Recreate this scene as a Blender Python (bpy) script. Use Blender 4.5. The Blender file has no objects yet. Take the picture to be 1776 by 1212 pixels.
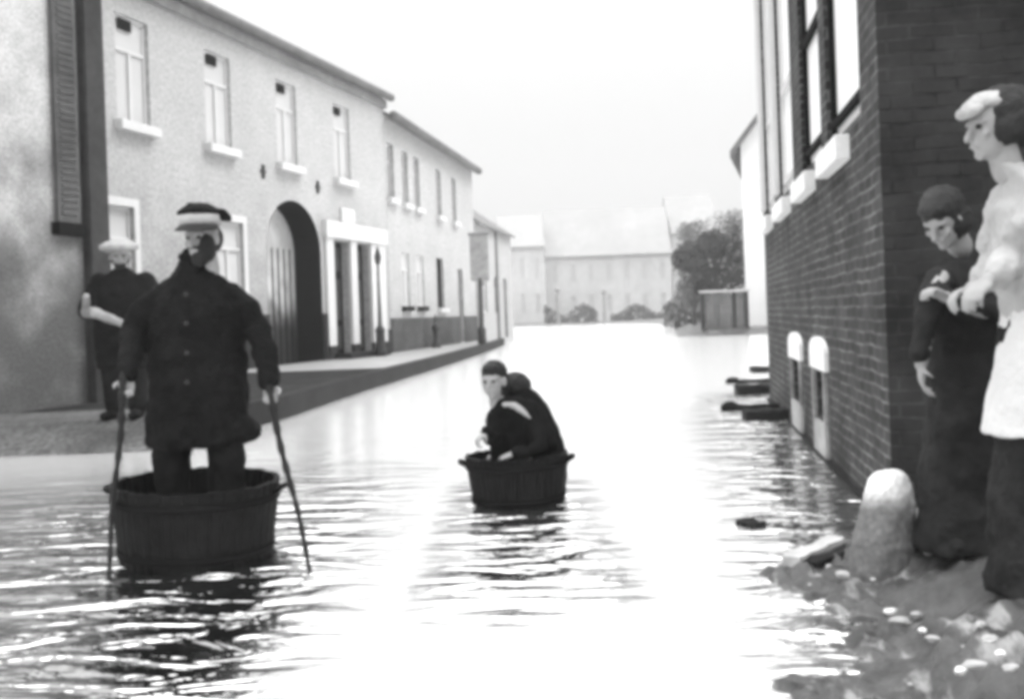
import bpy, math, random
from mathutils import Vector, Matrix, noise
random.seed(7)
R = math.radians
S = bpy.context.scene
COL = S.collection

# ------------------------------------------------------------------ camera
H = 1.2; F = 1900.0; ROLL = R(2.0); CX = 888.0; V0 = 548.0
cd = bpy.data.cameras.new('camera'); cam = bpy.data.objects.new('camera', cd); COL.objects.link(cam)
cd.sensor_width = 36.0; cd.lens = 36.0*F/1776.0; cd.shift_y = -(606-V0)/1776.0
cd.clip_start = 0.05; cd.clip_end = 3000
cam.matrix_world = Matrix.Translation((0, 0, H)) @ Matrix.Rotation(R(90), 4, 'X') @ Matrix.Rotation(-ROLL, 4, 'Z')
S.camera = cam
S.render.resolution_x = 1024; S.render.resolution_y = 698

# ------------------------------------------------------------------ world: overcast sky, brighter overhead
SUN_EL, SUN_AZ = R(48), R(60)          # azimuth measured from +Y (down the street) towards +X
w = bpy.data.worlds.new('World'); S.world = w; w.use_nodes = True
nt = w.node_tree; nt.nodes.clear(); N = nt.nodes.new; LK = nt.links.new
out = N('ShaderNodeOutputWorld'); bg = N('ShaderNodeBackground')
sky = N('ShaderNodeTexSky'); sky.sky_type = 'NISHITA'; sky.sun_disc = False
sky.sun_elevation = SUN_EL; sky.sun_rotation = SUN_AZ; sky.dust_density = 6; sky.air_density = 2
bw = N('ShaderNodeRGBToBW'); LK(sky.outputs[0], bw.inputs[0])
tc = N('ShaderNodeTexCoord'); sp = N('ShaderNodeSeparateXYZ'); LK(tc.outputs['Generated'], sp.inputs[0])
mz = N('ShaderNodeMath'); mz.operation = 'POWER'; mx0 = N('ShaderNodeMath'); mx0.operation = 'MAXIMUM'; mx0.inputs[1].default_value = 0.0; LK(sp.outputs['Z'], mx0.inputs[0]); LK(mx0.outputs[0], mz.inputs[0]); mz.inputs[1].default_value = 2.5
mr = N('ShaderNodeMath'); mr.operation = 'MULTIPLY_ADD'; mr.inputs[1].default_value = 30.0; mr.inputs[2].default_value = 5.2; LK(mz.outputs[0], mr.inputs[0])
ad = N('ShaderNodeMath'); ad.operation = 'MULTIPLY_ADD'; ad.inputs[1].default_value = 0.02
LK(bw.outputs[0], ad.inputs[0]); LK(mr.outputs[0], ad.inputs[2])
LK(ad.outputs[0], bg.inputs[0]); bg.inputs[1].default_value = 0.105
LK(bg.outputs[0], out.inputs[0])

# ------------------------------------------------------------------ sun, veiled by cloud
sl = bpy.data.lights.new('sun', 'SUN'); sun = bpy.data.objects.new('sun', sl); COL.objects.link(sun)
sl.energy = 1.1; sl.angle = R(18); sl.color = (1, 1, 1)
sun.rotation_euler = (R(90)-SUN_EL, 0, R(180)-SUN_AZ)
S.view_settings.view_transform = 'Standard'; S.view_settings.look = 'None'
S.view_settings.exposure = 0.68; S.view_settings.gamma = 1.0
S.render.engine = 'CYCLES'
S.cycles.pixel_filter_type = 'BLACKMAN_HARRIS'; S.cycles.filter_width = 4.6

# ------------------------------------------------------------------ image -> world helpers (survey of the street)
_c, _s = math.cos(ROLL), math.sin(ROLL)
def ray(u, v):
    du, up = u-CX, V0-v
    return (du*_c+up*_s)/F, (-du*_s+up*_c)/F
def P(u, v, Y):
    a, b = ray(u, v); return Vector((a*Y, Y, H+b*Y))
def G(u, v, z=0.0):
    a, b = ray(u, v); Y = (z-H)/b; return Vector((a*Y, Y, z))

# ------------------------------------------------------------------ materials
MATS = {}
def mat(name, v, rough=0.8, var=0.25, scale=6.0, bump=0.3, bscale=None, spec=0.3, metal=0.0, stain=None, grain=0.0, gscale=20):
    """grey procedural: base value v varied by two noises; stain=(z0,z1,value) damp/tar from the ground up"""
    if name in MATS: return MATS[name]
    m = bpy.data.materials.new(name); m.use_nodes = True; t = m.node_tree; n = t.nodes.new; l = t.links.new
    b = t.nodes['Principled BSDF']; b.inputs['Roughness'].default_value = rough
    b.inputs['Specular IOR Level'].default_value = spec; b.inputs['Metallic'].default_value = metal
    co = n('ShaderNodeTexCoord')
    n1 = n('ShaderNodeTexNoise'); n1.inputs['Scale'].default_value = scale; n1.inputs['Detail'].default_value = 8; n1.inputs['Roughness'].default_value = 0.65
    n2 = n('ShaderNodeTexNoise'); n2.inputs['Scale'].default_value = scale*0.17; n2.inputs['Detail'].default_value = 4
    l(co.outputs['Object'], n1.inputs['Vector']); l(co.outputs['Object'], n2.inputs['Vector'])
    mx = n('ShaderNodeMath'); mx.operation = 'MULTIPLY'; l(n1.outputs[0], mx.inputs[0]); l(n2.outputs[0], mx.inputs[1])
    rg = n('ShaderNodeMapRange'); l(mx.outputs[0], rg.inputs[0])
    rg.inputs[1].default_value = 0.12; rg.inputs[2].default_value = 0.40
    rg.inputs[3].default_value = v*(1-var); rg.inputs[4].default_value = v*(1+var)
    src = rg.outputs[0]
    if stain:
        z0, z1, sv = stain
        s3 = n('ShaderNodeSeparateXYZ'); l(co.outputs['Object'], s3.inputs[0])
        n3 = n('ShaderNodeTexNoise'); n3.inputs['Scale'].default_value = 1.3; n3.inputs['Detail'].default_value = 7; l(co.outputs['Object'], n3.inputs['Vector'])
        ma = n('ShaderNodeMath'); ma.operation = 'MULTIPLY_ADD'; l(n3.outputs[0], ma.inputs[0]); ma.inputs[1].default_value = (z1-z0)*1.4; l(s3.outputs['Z'], ma.inputs[2])
        r3 = n('ShaderNodeMapRange'); r3.interpolation_type = 'SMOOTHSTEP'; l(ma.outputs[0], r3.inputs[0])
        k = (z1-z0)*0.7
        r3.inputs[1].default_value = z0+k; r3.inputs[2].default_value = z1+k; r3.inputs[3].default_value = 1; r3.inputs[4].default_value = 0
        m4 = n('ShaderNodeMix'); m4.data_type = 'FLOAT'; l(r3.outputs[0], m4.inputs[0]); l(src, m4.inputs[2]); m4.inputs[3].default_value = sv
        src = m4.outputs[0]
    if grain:
        n7 = n('ShaderNodeTexNoise'); n7.inputs['Scale'].default_value = gscale; n7.inputs['Detail'].default_value = 3; l(co.outputs['Object'], n7.inputs['Vector'])
        r7 = n('ShaderNodeMapRange'); l(n7.outputs[0], r7.inputs[0])
        for i_, v_ in ((1, .3), (2, .7), (3, 1-grain), (4, 1+grain)): r7.inputs[i_].default_value = v_
        m7 = n('ShaderNodeMath'); m7.operation = 'MULTIPLY'; l(src, m7.inputs[0]); l(r7.outputs[0], m7.inputs[1]); src = m7.outputs[0]
    l(src, b.inputs['Base Color'])
    if bump:
        bp = n('ShaderNodeBump'); bp.inputs['Strength'].default_value = bump; bp.inputs['Distance'].default_value = 0.02
        n5 = n('ShaderNodeTexNoise'); n5.inputs['Scale'].default_value = bscale or scale*3; n5.inputs['Detail'].default_value = 6
        l(co.outputs['Object'], n5.inputs['Vector']); l(n5.outputs[0], bp.inputs['Height']); l(bp.outputs[0], b.inputs['Normal'])
    MATS[name] = m; return m

def brick_mat(name, a, b_, mortar, lime=0.0):
    m = bpy.data.materials.new(name); m.use_nodes = True; t = m.node_tree; n = t.nodes.new; l = t.links.new
    b = t.nodes['Principled BSDF']; b.inputs['Roughness'].default_value = 0.85; b.inputs['Specular IOR Level'].default_value = 0.25
    co = n('ShaderNodeTexCoord'); s = n('ShaderNodeSeparateXYZ'); l(co.outputs['Object'], s.inputs[0])
    su = n('ShaderNodeMath'); l(s.outputs['X'], su.inputs[0]); l(s.outputs['Y'], su.inputs[1])
    cb = n('ShaderNodeCombineXYZ'); l(su.outputs[0], cb.inputs['X']); l(s.outputs['Z'], cb.inputs['Y'])
    ns = n('ShaderNodeTexNoise'); ns.inputs['Scale'].default_value = 3; l(co.outputs['Object'], ns.inputs['Vector'])
    vm = n('ShaderNodeVectorMath'); vm.operation = 'SCALE'; vm.inputs['Scale'].default_value = 0.035; l(ns.outputs['Color'], vm.inputs[0])
    va = n('ShaderNodeVectorMath'); l(cb.outputs[0], va.inputs[0]); l(vm.outputs[0], va.inputs[1])
    br = n('ShaderNodeTexBrick'); l(va.outputs[0], br.inputs['Vector'])
    br.inputs['Color1'].default_value = (a, a, a, 1); br.inputs['Color2'].default_value = (b_, b_, b_, 1); br.inputs['Mortar'].default_value = (mortar,)*3+(1,)
    nm = n('ShaderNodeTexNoise'); nm.inputs['Scale'].default_value = 2.4; nm.inputs['Detail'].default_value = 8; nm.inputs['Roughness'].default_value = 0.75; l(co.outputs['Object'], nm.inputs['Vector'])
    rm_ = n('ShaderNodeMapRange'); l(nm.outputs[0], rm_.inputs[0]); rm_.inputs[1].default_value = .38; rm_.inputs[2].default_value = .66; rm_.inputs[3].default_value = mortar*0.25; rm_.inputs[4].default_value = mortar*1.7
    l(rm_.outputs[0], br.inputs['Mortar'])
    br.inputs['Scale'].default_value = 1.0; br.inputs['Brick Width'].default_value = 0.235; br.inputs['Row Height'].default_value = 0.075
    br.inputs['Mortar Size'].default_value = 0.009; br.inputs['Mortar Smooth'].default_value = 0.3; br.inputs['Bias'].default_value = -0.1
    n2 = n('ShaderNodeTexNoise'); n2.inputs['Scale'].default_value = 1.6; n2.inputs['Detail'].default_value = 9; n2.inputs['Roughness'].default_value = 0.7; l(co.outputs['Object'], n2.inputs['Vector'])
    r = n('ShaderNodeMapRange'); l(n2.outputs[0], r.inputs[0]); r.inputs[1].default_value = 0.35; r.inputs[2].default_value = 0.7; r.inputs[3].default_value = 0.45; r.inputs[4].default_value = 2.0
    mu = n('ShaderNodeVectorMath'); mu.operation = 'SCALE'; l(br.outputs['Color'], mu.inputs[0]); l(r.outputs[0], mu.inputs['Scale'])
    l(mu.outputs[0], b.inputs['Base Color'])
    bp = n('ShaderNodeBump'); bp.inputs['Strength'].default_value = 0.6; bp.inputs['Distance'].default_value = 0.012; bp.invert = True
    l(br.outputs['Fac'], bp.inputs['Height']); l(bp.outputs[0], b.inputs['Normal'])
    return m

M_PLASTER = mat('lime_render', 0.41, 0.9, 0.09, 1.6, 0.4, 16, stain=(0.6, 5.2, 0.29), grain=0.22, gscale=14)
M_PLASTER2 = mat('lime_render_far', 0.42, 0.9, 0.09, 1.4, 0.4, 12, stain=(0.6, 4.5, 0.34), grain=0.2, gscale=9)
M_GREY = mat('grey_render', 0.47, 0.9, 0.22, 3.0, 0.5, 24, stain=(0.6, 5.0, 0.09), grain=0.28, gscale=26)
M_TAR = mat('tarred_plinth', 0.012, 0.8, 0.4, 5, 0.5)
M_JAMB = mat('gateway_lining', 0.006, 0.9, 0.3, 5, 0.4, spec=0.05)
M_SLATE = mat('slate_roof', 0.14, 0.7, 0.3, 4, 0.5)
M_WHITE = mat('white_paint', 0.58, 0.6, 0.06, 5, 0.15)
M_BLIND = mat('drawn_blind', 0.50, 0.5, 0.06, 2, 0.1)
M_SKYPANE = mat('sky_white_pane', 0.93, 0.35, 0.04, 2, 0.05, spec=0.6)  # white colour stands in for the sky mirrored in the panes
M_DARKP = mat('dark_paint', 0.008, 0.8, 0.3, 8, 0.2, spec=0.05)
M_STONE = mat('pale_stone', 0.42, 0.85, 0.15, 9, 0.4)
M_LSTONE = mat('limewashed_stone', 0.8, 0.8, 0.08, 9, 0.3)
M_BSTONE = mat('dark_wet_stone', 0.016, 0.8, 0.4, 9, 0.5, spec=0.12)
M_PAVE = mat('pale_flagstones', 0.26, 0.6, 0.2, 3, 0.4)
M_COBB = mat('wet_dark_cobbles', 0.02, 0.9, 0.5, 8, 0.8, spec=0.08)
M_WOOD = mat('wet_tub_wood', 0.006, 0.6, 0.6, 14, 0.6, spec=0.1)
M_HOOP = mat('iron_hoop', 0.006, 0.8, 0.4, 20, 0.3, spec=0.08)
M_POLE = mat('knotty_stick', 0.012, 0.7, 0.6, 30, 0.9)
M_PALEW = mat('weathered_plank', 0.5, 0.8, 0.3, 8, 0.4)
M_IRON = mat('dark_iron', 0.03, 0.5, 0.3, 10, 0.2)
M_COAT = mat('black_wool', 0.008, 0.9, 0.5, 22, 0.9, 60, spec=0.1)
M_TROU = mat('dark_trousers', 0.012, 0.9, 0.5, 14, 0.5, 60, spec=0.1)
M_JACK = mat('dark_jacket', 0.008, 0.9, 0.5, 14, 0.5, 60, spec=0.1)
M_SKIN = mat('skin', 0.30, 0.6, 0.08, 10, 0.1)
M_HAIR = mat('dark_hair', 0.015, 0.6, 0.4, 40, 0.9, 120)
M_HAIRM = mat('brown_hair', 0.03, 0.6, 0.5, 40, 0.9, 120)
M_CLOTH = mat('white_linen', 0.62, 0.9, 0.06, 12, 0.3, 40, spec=0.1)
M_BLOUSE = mat('pale_blouse', 0.40, 0.9, 0.15, 12, 0.4, 40, spec=0.1)
M_DRESS = mat('dark_dress', 0.022, 0.9, 0.5, 10, 0.4, 40, spec=0.1)
M_BRICK = brick_mat('dark_brick', 0.014, 0.040, 0.10)
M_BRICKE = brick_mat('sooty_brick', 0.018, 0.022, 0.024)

# ------------------------------------------------------------------ mesh builder
class MB:
    def __init__(s): s.v = []; s.f = []
    def add(s, vs, fs):
        o = len(s.v); s.v += [tuple(x) for x in vs]; s.f += [tuple(o+i for i in f) for f in fs]; return s
    def box(s, x0, x1, y0, y1, z0, z1):
        vs = [(x, y, z) for z in (z0, z1) for (x, y) in ((x0, y0), (x1, y0), (x1, y1), (x0, y1))]
        return s.add(vs, [(3, 2, 1, 0), (4, 5, 6, 7), (0, 1, 5, 4), (1, 2, 6, 5), (2, 3, 7, 6), (3, 0, 4, 7)])
    def rings(s, rs, cap=True, closed=False):
        k = len(rs[0]); vs = [p for r in rs for p in r]; fs = []
        m = len(rs)
        for i in range(m if closed else m-1):
            j = (i+1) % m
            for a in range(k):
                b = (a+1) % k; fs.append((i*k+a, i*k+b, j*k+b, j*k+a))
        if cap and not closed:
            fs.append(tuple(range(k))[::-1]); fs.append(tuple((m-1)*k+a for a in range(k)))
        return s.add(vs, fs)
    def tube(s, pts, rad, k=12):
        """tapered tube through points with round ends; rad list"""
        pts = [Vector(p) for p in pts]
        if not isinstance(rad, (list, tuple)): rad = [rad]*len(pts)
        rs = []
        def ring(c, d, r):
            d = d.normalized(); a = d.orthogonal().normalized(); b = d.cross(a)
            return [c+a*math.cos(t)*r+b*math.sin(t)*r for t in (2*math.pi*i/k for i in range(k))]
        ref = None
        n = len(pts); out = []
        for i in range(n):
            d = (pts[min(i+1, n-1)]-pts[max(i-1, 0)]).normalized()
            if ref is None: ref = d.orthogonal().normalized()
            a = (ref-d*ref.dot(d)).normalized(); ref = a; b = d.cross(a)
            def rg(c, r): return [c+a*math.cos(2*math.pi*q/k)*r+b*math.sin(2*math.pi*q/k)*r for q in range(k)]
            if i == 0:
                for t in (0.2, 0.6, 0.87): out.append(rg(pts[0]-d*rad[0]*math.sqrt(max(0, 1-t*t)), rad[0]*t))
            out.append(rg(pts[i], rad[i]))
            if i == n-1:
                for t in (0.87, 0.6, 0.2): out.append(rg(pts[-1]+d*rad[-1]*math.sqrt(max(0, 1-t*t)), rad[-1]*t))
        return s.rings(out)
    def ball(s, c, r, rot=None, k=16, m=10):
        c = Vector(c); r = (r, r, r) if not isinstance(r, (tuple, list)) else r; rs = []
        for i in range(1, m):
            ph = math.pi*i/m; ring = []
            for j in range(k):
                th = 2*math.pi*j/k
                p = Vector((r[0]*math.sin(ph)*math.cos(th), r[1]*math.sin(ph)*math.sin(th), -r[2]*math.cos(ph)))
                if rot: p = rot @ p
                ring.append(c+p)
            rs.append(ring)
        return s.rings(rs)
    def loft(s, secs, k=24, cap=True, rot=0.0, pw=2.0):
        """secs: (x, y, z, rx, ry) horizontal sections"""
        rs = []
        for (x, y, z, rx, ry) in secs:
            ring = []
            for j in range(k):
                t = 2*math.pi*j/k; cx, sy = math.cos(t), math.sin(t)
                px = rx*math.copysign(abs(cx)**(2/pw), cx); py = ry*math.copysign(abs(sy)**(2/pw), sy)
                ring.append((x+px*math.cos(rot)-py*math.sin(rot), y+px*math.sin(rot)+py*math.cos(rot), z))
            rs.append(ring)
        return s.rings(rs, cap)
    def lathe(s, prof, c=(0, 0, 0), k=32, closed=False):
        rs = [[(c[0]+r*math.cos(2*math.pi*j/k), c[1]+r*math.sin(2*math.pi*j/k), c[2]+z) for j in range(k)] for (r, z) in prof]
        return s.rings(rs, cap=not closed, closed=closed)
    def build(s, name, m, parent=None, smooth=False, bevel=0):
        me = bpy.data.meshes.new(name); me.from_pydata(s.v, [], s.f); me.update()
        if smooth: me.polygons.foreach_set('use_smooth', [True]*len(me.polygons))
        me.materials.append(m); o = bpy.data.objects.new(name, me); COL.objects.link(o)
        if parent: o.parent = parent
        if bevel:
            b = o.modifiers.new('bevel', 'BEVEL'); b.width = bevel; b.segments = 2
        return o
def fuse(o, vox, smooth=3, disp=0.0, dscale=0.12):
    """one continuous surface"""
    r = o.modifiers.new('remesh', 'REMESH'); r.mode = 'VOXEL'; r.voxel_size = vox; r.use_smooth_shade = True
    sm = o.modifiers.new('smooth', 'SMOOTH'); sm.factor = 0.6; sm.iterations = smooth
    if disp:
        tx = bpy.data.textures.get('folds%g' % dscale) or bpy.data.textures.new('folds%g' % dscale, 'CLOUDS')
        tx.noise_scale = dscale; tx.noise_depth = 3
        d = o.modifiers.new('folds', 'DISPLACE'); d.texture = tx; d.strength = disp; d.mid_level = 0.5; d.texture_coords = 'LOCAL'
    return o
def tag(o, label, cat, group=None, kind=None):
    o['label'] = label; o['category'] = cat
    if group: o['group'] = group
    if kind: o['kind'] = kind
    return o
def thing(name, label, cat, loc=(0, 0, 0), rz=0.0, group=None):
    o = bpy.data.objects.new(name, None); COL.objects.link(o); o.location = loc; o.rotation_euler = (0, 0, rz); o.empty_display_size = 0.2
    return tag(o, label, cat, group)
def sstep(a, b, x):
    t = min(1, max(0, (x-a)/(b-a))); return t*t*(3-2*t)

# ------------------------------------------------------------------ street lines
K1 = 0.2766; XN = -9.41; XF = -12.02          # left houses: X = X0 + K1*Y
K2 = 0.1564; XR = 1.09                        # right brick house
K3 = 0.164; XS = -3.45-K3*31.0                # second row on the left
KERB = [(-4.6, -2), (-3.95, 5), (-3.88, 8), (-3.75, 10), (-3.35, 12), (-2.95, 13.6), (-2.6, 18.6), (-1.85, 26.3), (-1.0, 36.4), (-0.3, 47.0)]
def interp(tab, y):
    if y <= tab[0][1]: return tab[0][0]
    for (x0, y0), (x1, y1) in zip(tab, tab[1:]):
        if y <= y1: return x0+(x1-x0)*(y-y0)/(y1-y0)
    return tab[-1][0]
SHORE = [(0.55, 0), (0.66, 2), (0.84, 3.3), (1.05, 4.0), (1.14, 4.5), (1.1, 5.0), (1.45, 5.5), (2.0, 6.1), (2.2, 6.8), (3.1, 12), (3.5, 15.5), (16, 17.5), (16, 47), (7.6, 50), (9, 60), (14, 100)]
def ground(x, y):
    h = -0.45
    sx = interp(SHORE, y)+0.05*math.sin(y*5.1)*sstep(7, 5, y)+0.05*math.sin(y*13+x*4)
    d = x-sx
    if y < 16:
        nz = noise.fractal(Vector((x*3.2, y*2.2, 0)), 0.9, 2.1, 4)
        r = -0.45+0.45*sstep(-0.6, 0.0, d)+0.035*sstep(0, 0.25, d)+0.19*sstep(0.25, 0.9, d)
        r += 0.035*nz*sstep(-.3, .1, d)
        if -0.5 < d < 3 and y < 7.3:
            vd = noise.voronoi(Vector((x*8.5+.6*noise.noise(Vector((x*3, y*3, 5))), y*7.5, 0)))[0]; r += 0.045*min(1.0, (vd[1]-vd[0])*1.6)*sstep(-.3, 0.1, d)-0.02
    else: r = -0.45+0.75*sstep(-1.5, 1.0, d)
    f = -0.45+0.65*sstep(118, 126, y)
    kx = interp(KERB, y)
    l = -0.45+0.6*sstep(-0.1, -1.2, x-kx)*sstep(11.0, 11.8, y) if y < 48 else -0.45+0.65*sstep(-6, -9, x-(-0.3))
    return max(h, r, f, l)

# ------------------------------------------------------------------ ground sheet
def grid(xs, ys, fn):
    vs = [(x, y, fn(x, y)) for y in ys for x in xs]; n = len(xs)
    fs = [(j*n+i, j*n+i+1, (j+1)*n+i+1, (j+1)*n+i) for j in range(len(ys)-1) for i in range(n-1)]
    return vs, fs
xs = [-70, -50, -30, -20, -12, -8, -6, -5, -4.5, -4, -3.5, -3, -2.5, -2, -1, 0]+[0.3+0.02*i for i in range(150)]+[3.4, 3.6, 3.8, 4, 4.4, 5, 5.5, 6, 6.5, 7, 8, 9, 10, 12, 15, 20, 30, 50, 70]
ys = [-16, -8, -2]+[2.0+0.024*i for i in range(216)]+[7.2+0.5*i for i in range(20)]+[18, 20, 23, 26, 30, 34, 38, 42, 47, 50, 60, 75, 90, 105, 115, 118, 120, 122, 124, 126, 130, 145, 160, 175]
b = MB(); b.add(*grid(xs, ys, ground))
gm = bpy.data.materials.new('trodden_mud'); gm.use_nodes = True
t = gm.node_tree; n = t.nodes.new; l = t.links.new; pb = t.nodes['Principled BSDF']
co = n('ShaderNodeTexCoord')
na = n('ShaderNodeTexNoise'); na.inputs['Scale'].default_value = 5; na.inputs['Detail'].default_value = 10; na.inputs['Roughness'].default_value = 0.7
vo = n('ShaderNodeTexVoronoi'); vo.inputs['Scale'].default_value = 9; vo.feature = 'F1'
mp = n('ShaderNodeMapping'); mp.inputs['Scale'].default_value = (2.2, 0.8, 1); mp.inputs['Rotation'].default_value = (0, 0, R(28))
nb = n('ShaderNodeTexNoise'); nb.inputs['Scale'].default_value = 2.6; nb.inputs['Detail'].default_value = 7; nb.inputs['Roughness'].default_value = 0.62
for q in (na, vo): l(co.outputs['Object'], q.inputs['Vector'])
l(co.outputs['Object'], mp.inputs['Vector']); l(mp.outputs[0], nb.inputs['Vector'])
r1 = n('ShaderNodeMapRange'); l(na.outputs[0], r1.inputs[0]); r1.inputs[1].default_value = .3; r1.inputs[2].default_value = .7; r1.inputs[3].default_value = .015; r1.inputs[4].default_value = .12
r2 = n('ShaderNodeMapRange'); l(nb.outputs[0], r2.inputs[0]); r2.inputs[1].default_value = .56; r2.inputs[2].default_value = .63; r2.inputs[3].default_value = 0; r2.inputs[4].default_value = 1
mx = n('ShaderNodeMix'); mx.data_type = 'FLOAT'; l(r2.outputs[0], mx.inputs[0]); l(r1.outputs[0], mx.inputs[2]); mx.inputs[3].default_value = 0.33
l(mx.outputs[0], pb.inputs['Base Color']); pb.inputs['Roughness'].default_value = 0.38
hb = n('ShaderNodeMath'); hb.operation = 'MULTIPLY_ADD'; l(vo.outputs['Distance'], hb.inputs[0]); hb.inputs[1].default_value = -0.8; l(na.outputs[0], hb.inputs[2])
bp = n('ShaderNodeBump'); bp.inputs['Strength'].default_value = 0.9; bp.inputs['Distance'].default_value = 0.04; l(hb.outputs[0], bp.inputs['Height']); l(bp.outputs[0], pb.inputs['Normal'])
o = b.build('ground', gm, smooth=True); o['kind'] = 'structure'

# ------------------------------------------------------------------ flood water
wm = bpy.data.materials.new('flood_water'); wm.use_nodes = True
t = wm.node_tree; n = t.nodes.new; l = t.links.new; pb = t.nodes['Principled BSDF']
pb.inputs['Base Color'].default_value = (.97, .97, .97, 1); pb.inputs['Metallic'].default_value = 0.985; pb.inputs['Roughness'].default_value = 0.02
co = n('ShaderNodeTexCoord')
def wave(sx, sy, sc, det, rot, dist):
    mp = n('ShaderNodeMapping'); mp.inputs['Scale'].default_value = (sx, sy, 1); mp.inputs['Rotation'].default_value = (0, 0, R(rot))
    l(co.outputs['Object'], mp.inputs['Vector'])
    q = n('ShaderNodeTexNoise'); q.inputs['Scale'].default_value = sc; q.inputs['Detail'].default_value = det; q.inputs['Distortion'].default_value = dist; q.inputs['Roughness'].default_value = 0.45
    l(mp.outputs[0], q.inputs['Vector']); return q.outputs[0]
w1 = wave(1.0, 2.5, 1.5, 3, 6, 1.3); w2 = wave(1.0, 2.0, 4.6, 2, -10, 1.0)
# livelier patches mirror; calmer water is coloured pale to stand for sky glare
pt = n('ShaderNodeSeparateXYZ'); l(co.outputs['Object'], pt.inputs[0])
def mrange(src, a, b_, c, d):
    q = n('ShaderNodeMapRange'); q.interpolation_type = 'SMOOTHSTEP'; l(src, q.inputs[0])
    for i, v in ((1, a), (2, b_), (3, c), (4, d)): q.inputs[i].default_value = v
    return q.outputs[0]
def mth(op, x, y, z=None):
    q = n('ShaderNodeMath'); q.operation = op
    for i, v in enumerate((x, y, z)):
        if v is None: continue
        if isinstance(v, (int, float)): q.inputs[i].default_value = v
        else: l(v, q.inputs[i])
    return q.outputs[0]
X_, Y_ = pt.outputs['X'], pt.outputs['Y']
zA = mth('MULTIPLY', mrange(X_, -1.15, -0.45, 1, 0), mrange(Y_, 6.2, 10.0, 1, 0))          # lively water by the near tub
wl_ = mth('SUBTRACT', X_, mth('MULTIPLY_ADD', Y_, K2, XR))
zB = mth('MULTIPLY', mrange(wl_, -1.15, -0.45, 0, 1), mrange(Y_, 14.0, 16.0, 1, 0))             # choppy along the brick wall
zC = mth('MULTIPLY', mrange(mth('ABSOLUTE', mth('SUBTRACT', X_, 0.03), None), 0.3, 0.6, 1, 0), mth('MULTIPLY', mrange(Y_, 3.9, 4.9, 0, 1), mrange(Y_, 7.3, 8.2, 1, 0)))  # mirror patch kept for the middle tub's reflection
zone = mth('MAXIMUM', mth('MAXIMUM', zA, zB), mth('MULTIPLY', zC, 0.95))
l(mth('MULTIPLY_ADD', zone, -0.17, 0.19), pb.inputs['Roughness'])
l(mth('MULTIPLY_ADD', zone, 0.36, 0.64), pb.inputs['Metallic'])  # outside the zones a white diffuse share paints in the sky's brightness
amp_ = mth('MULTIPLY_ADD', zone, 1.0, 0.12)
m1 = n('ShaderNodeMath'); m1.operation = 'MULTIPLY_ADD'; l(w2, m1.inputs[0]); m1.inputs[1].default_value = 0.16; l(w1, m1.inputs[2])
m2 = n('ShaderNodeMath'); m2.operation = 'MULTIPLY'; l(m1.outputs[0], m2.inputs[0]); l(amp_, m2.inputs[1])
bp = n('ShaderNodeBump'); bp.inputs['Strength'].default_value = 1.0; bp.inputs['Distance'].default_value = 0.09
l(m2.outputs[0], bp.inputs['Height']); l(bp.outputs[0], pb.inputs['Normal'])
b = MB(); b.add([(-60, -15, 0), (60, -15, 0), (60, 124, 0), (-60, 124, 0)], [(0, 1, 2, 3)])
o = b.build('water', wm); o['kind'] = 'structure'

# ------------------------------------------------------------------ pavement on the left, with kerb
def strip(name, kerb, inner, z, m, zk=-0.3, mk=None):
    bb = MB(); n_ = len(kerb)
    zz = lambda y: z if y > 11.5 else z-0.36*sstep(11.5, 10.3, y)
    vs = [(x, y, zz(y)) for x, y in kerb]+[(x, y, zz(y)) for x, y in inner]+[(x, y, zk) for x, y in kerb]
    fs = [(i, i+1, n_+i+1, n_+i) for i in range(n_-1)]+[(i, 2*n_+i, 2*n_+i+1, i+1) for i in range(n_-1)]
    e = len(vs); vs.append((inner[0][0], inner[0][1], zk)); fs.append((0, n_, e, 2*n_))
    bb.add(vs, fs); oo = bb.build(name, m); oo['kind'] = 'structure'; return oo
kk = [(interp(KERB, y), y) for y in (10.3, 10.5, 10.7, 10.9, 11.1, 11.4, 12, 12.8)]
strip('pavement', kk, [(XN+K1*y-0.1, y) for _, y in kk], 0.27, mat('muddy_setts', 0.10, 0.8, 0.5, 5, 0.9, 14, grain=0.4, gscale=20))
kk = [(interp(KERB, y)-0.02, y) for y in (12.8, 13.6, 15, 17, 19, 21.5)]
strip('pavement', kk, [(XF+K1*y-0.1 if y > 14.4 else XN+K1*y-0.1, y) for _, y in kk], 0.27, M_COBB)
kk = [(interp(KERB, y)-0.02, y) for y in (21.5, 24, 26.3, 30, 33, 36.4, 40, 46)]
strip('pavement', kk, [(XF+K1*y-0.1 if y < 31 else XS+K3*y-0.1, y) for _, y in kk], 0.274, M_PAVE)
def ribbon(name, pts, wd, z0, z1, m):
    bb = MB(); rs = []
    for i, (x, y) in enumerate(pts):
        a = Vector(pts[max(i-1, 0)]); c = Vector(pts[min(i+1, len(pts)-1)]); d = (c-a).normalized(); nx, ny = -d.y, d.x
        rs.append([(x-nx*0.0, y-ny*0.0, z0), (x+nx*wd, y+ny*wd, z0), (x+nx*wd, y+ny*wd, z1), (x, y, z1)])
    bb.rings(rs); return bb.build(name, m, bevel=0.01)
kp = [(interp(KERB, y)+0.02, y) for y in (12.0, 12.8, 13.6, 15, 17, 19, 22, 26.3, 30, 33, 36.4, 40, 46)]
o = ribbon('kerb', kp, 0.16, -0.3, 0.295, M_BSTONE); o['kind'] = 'structure'

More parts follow.
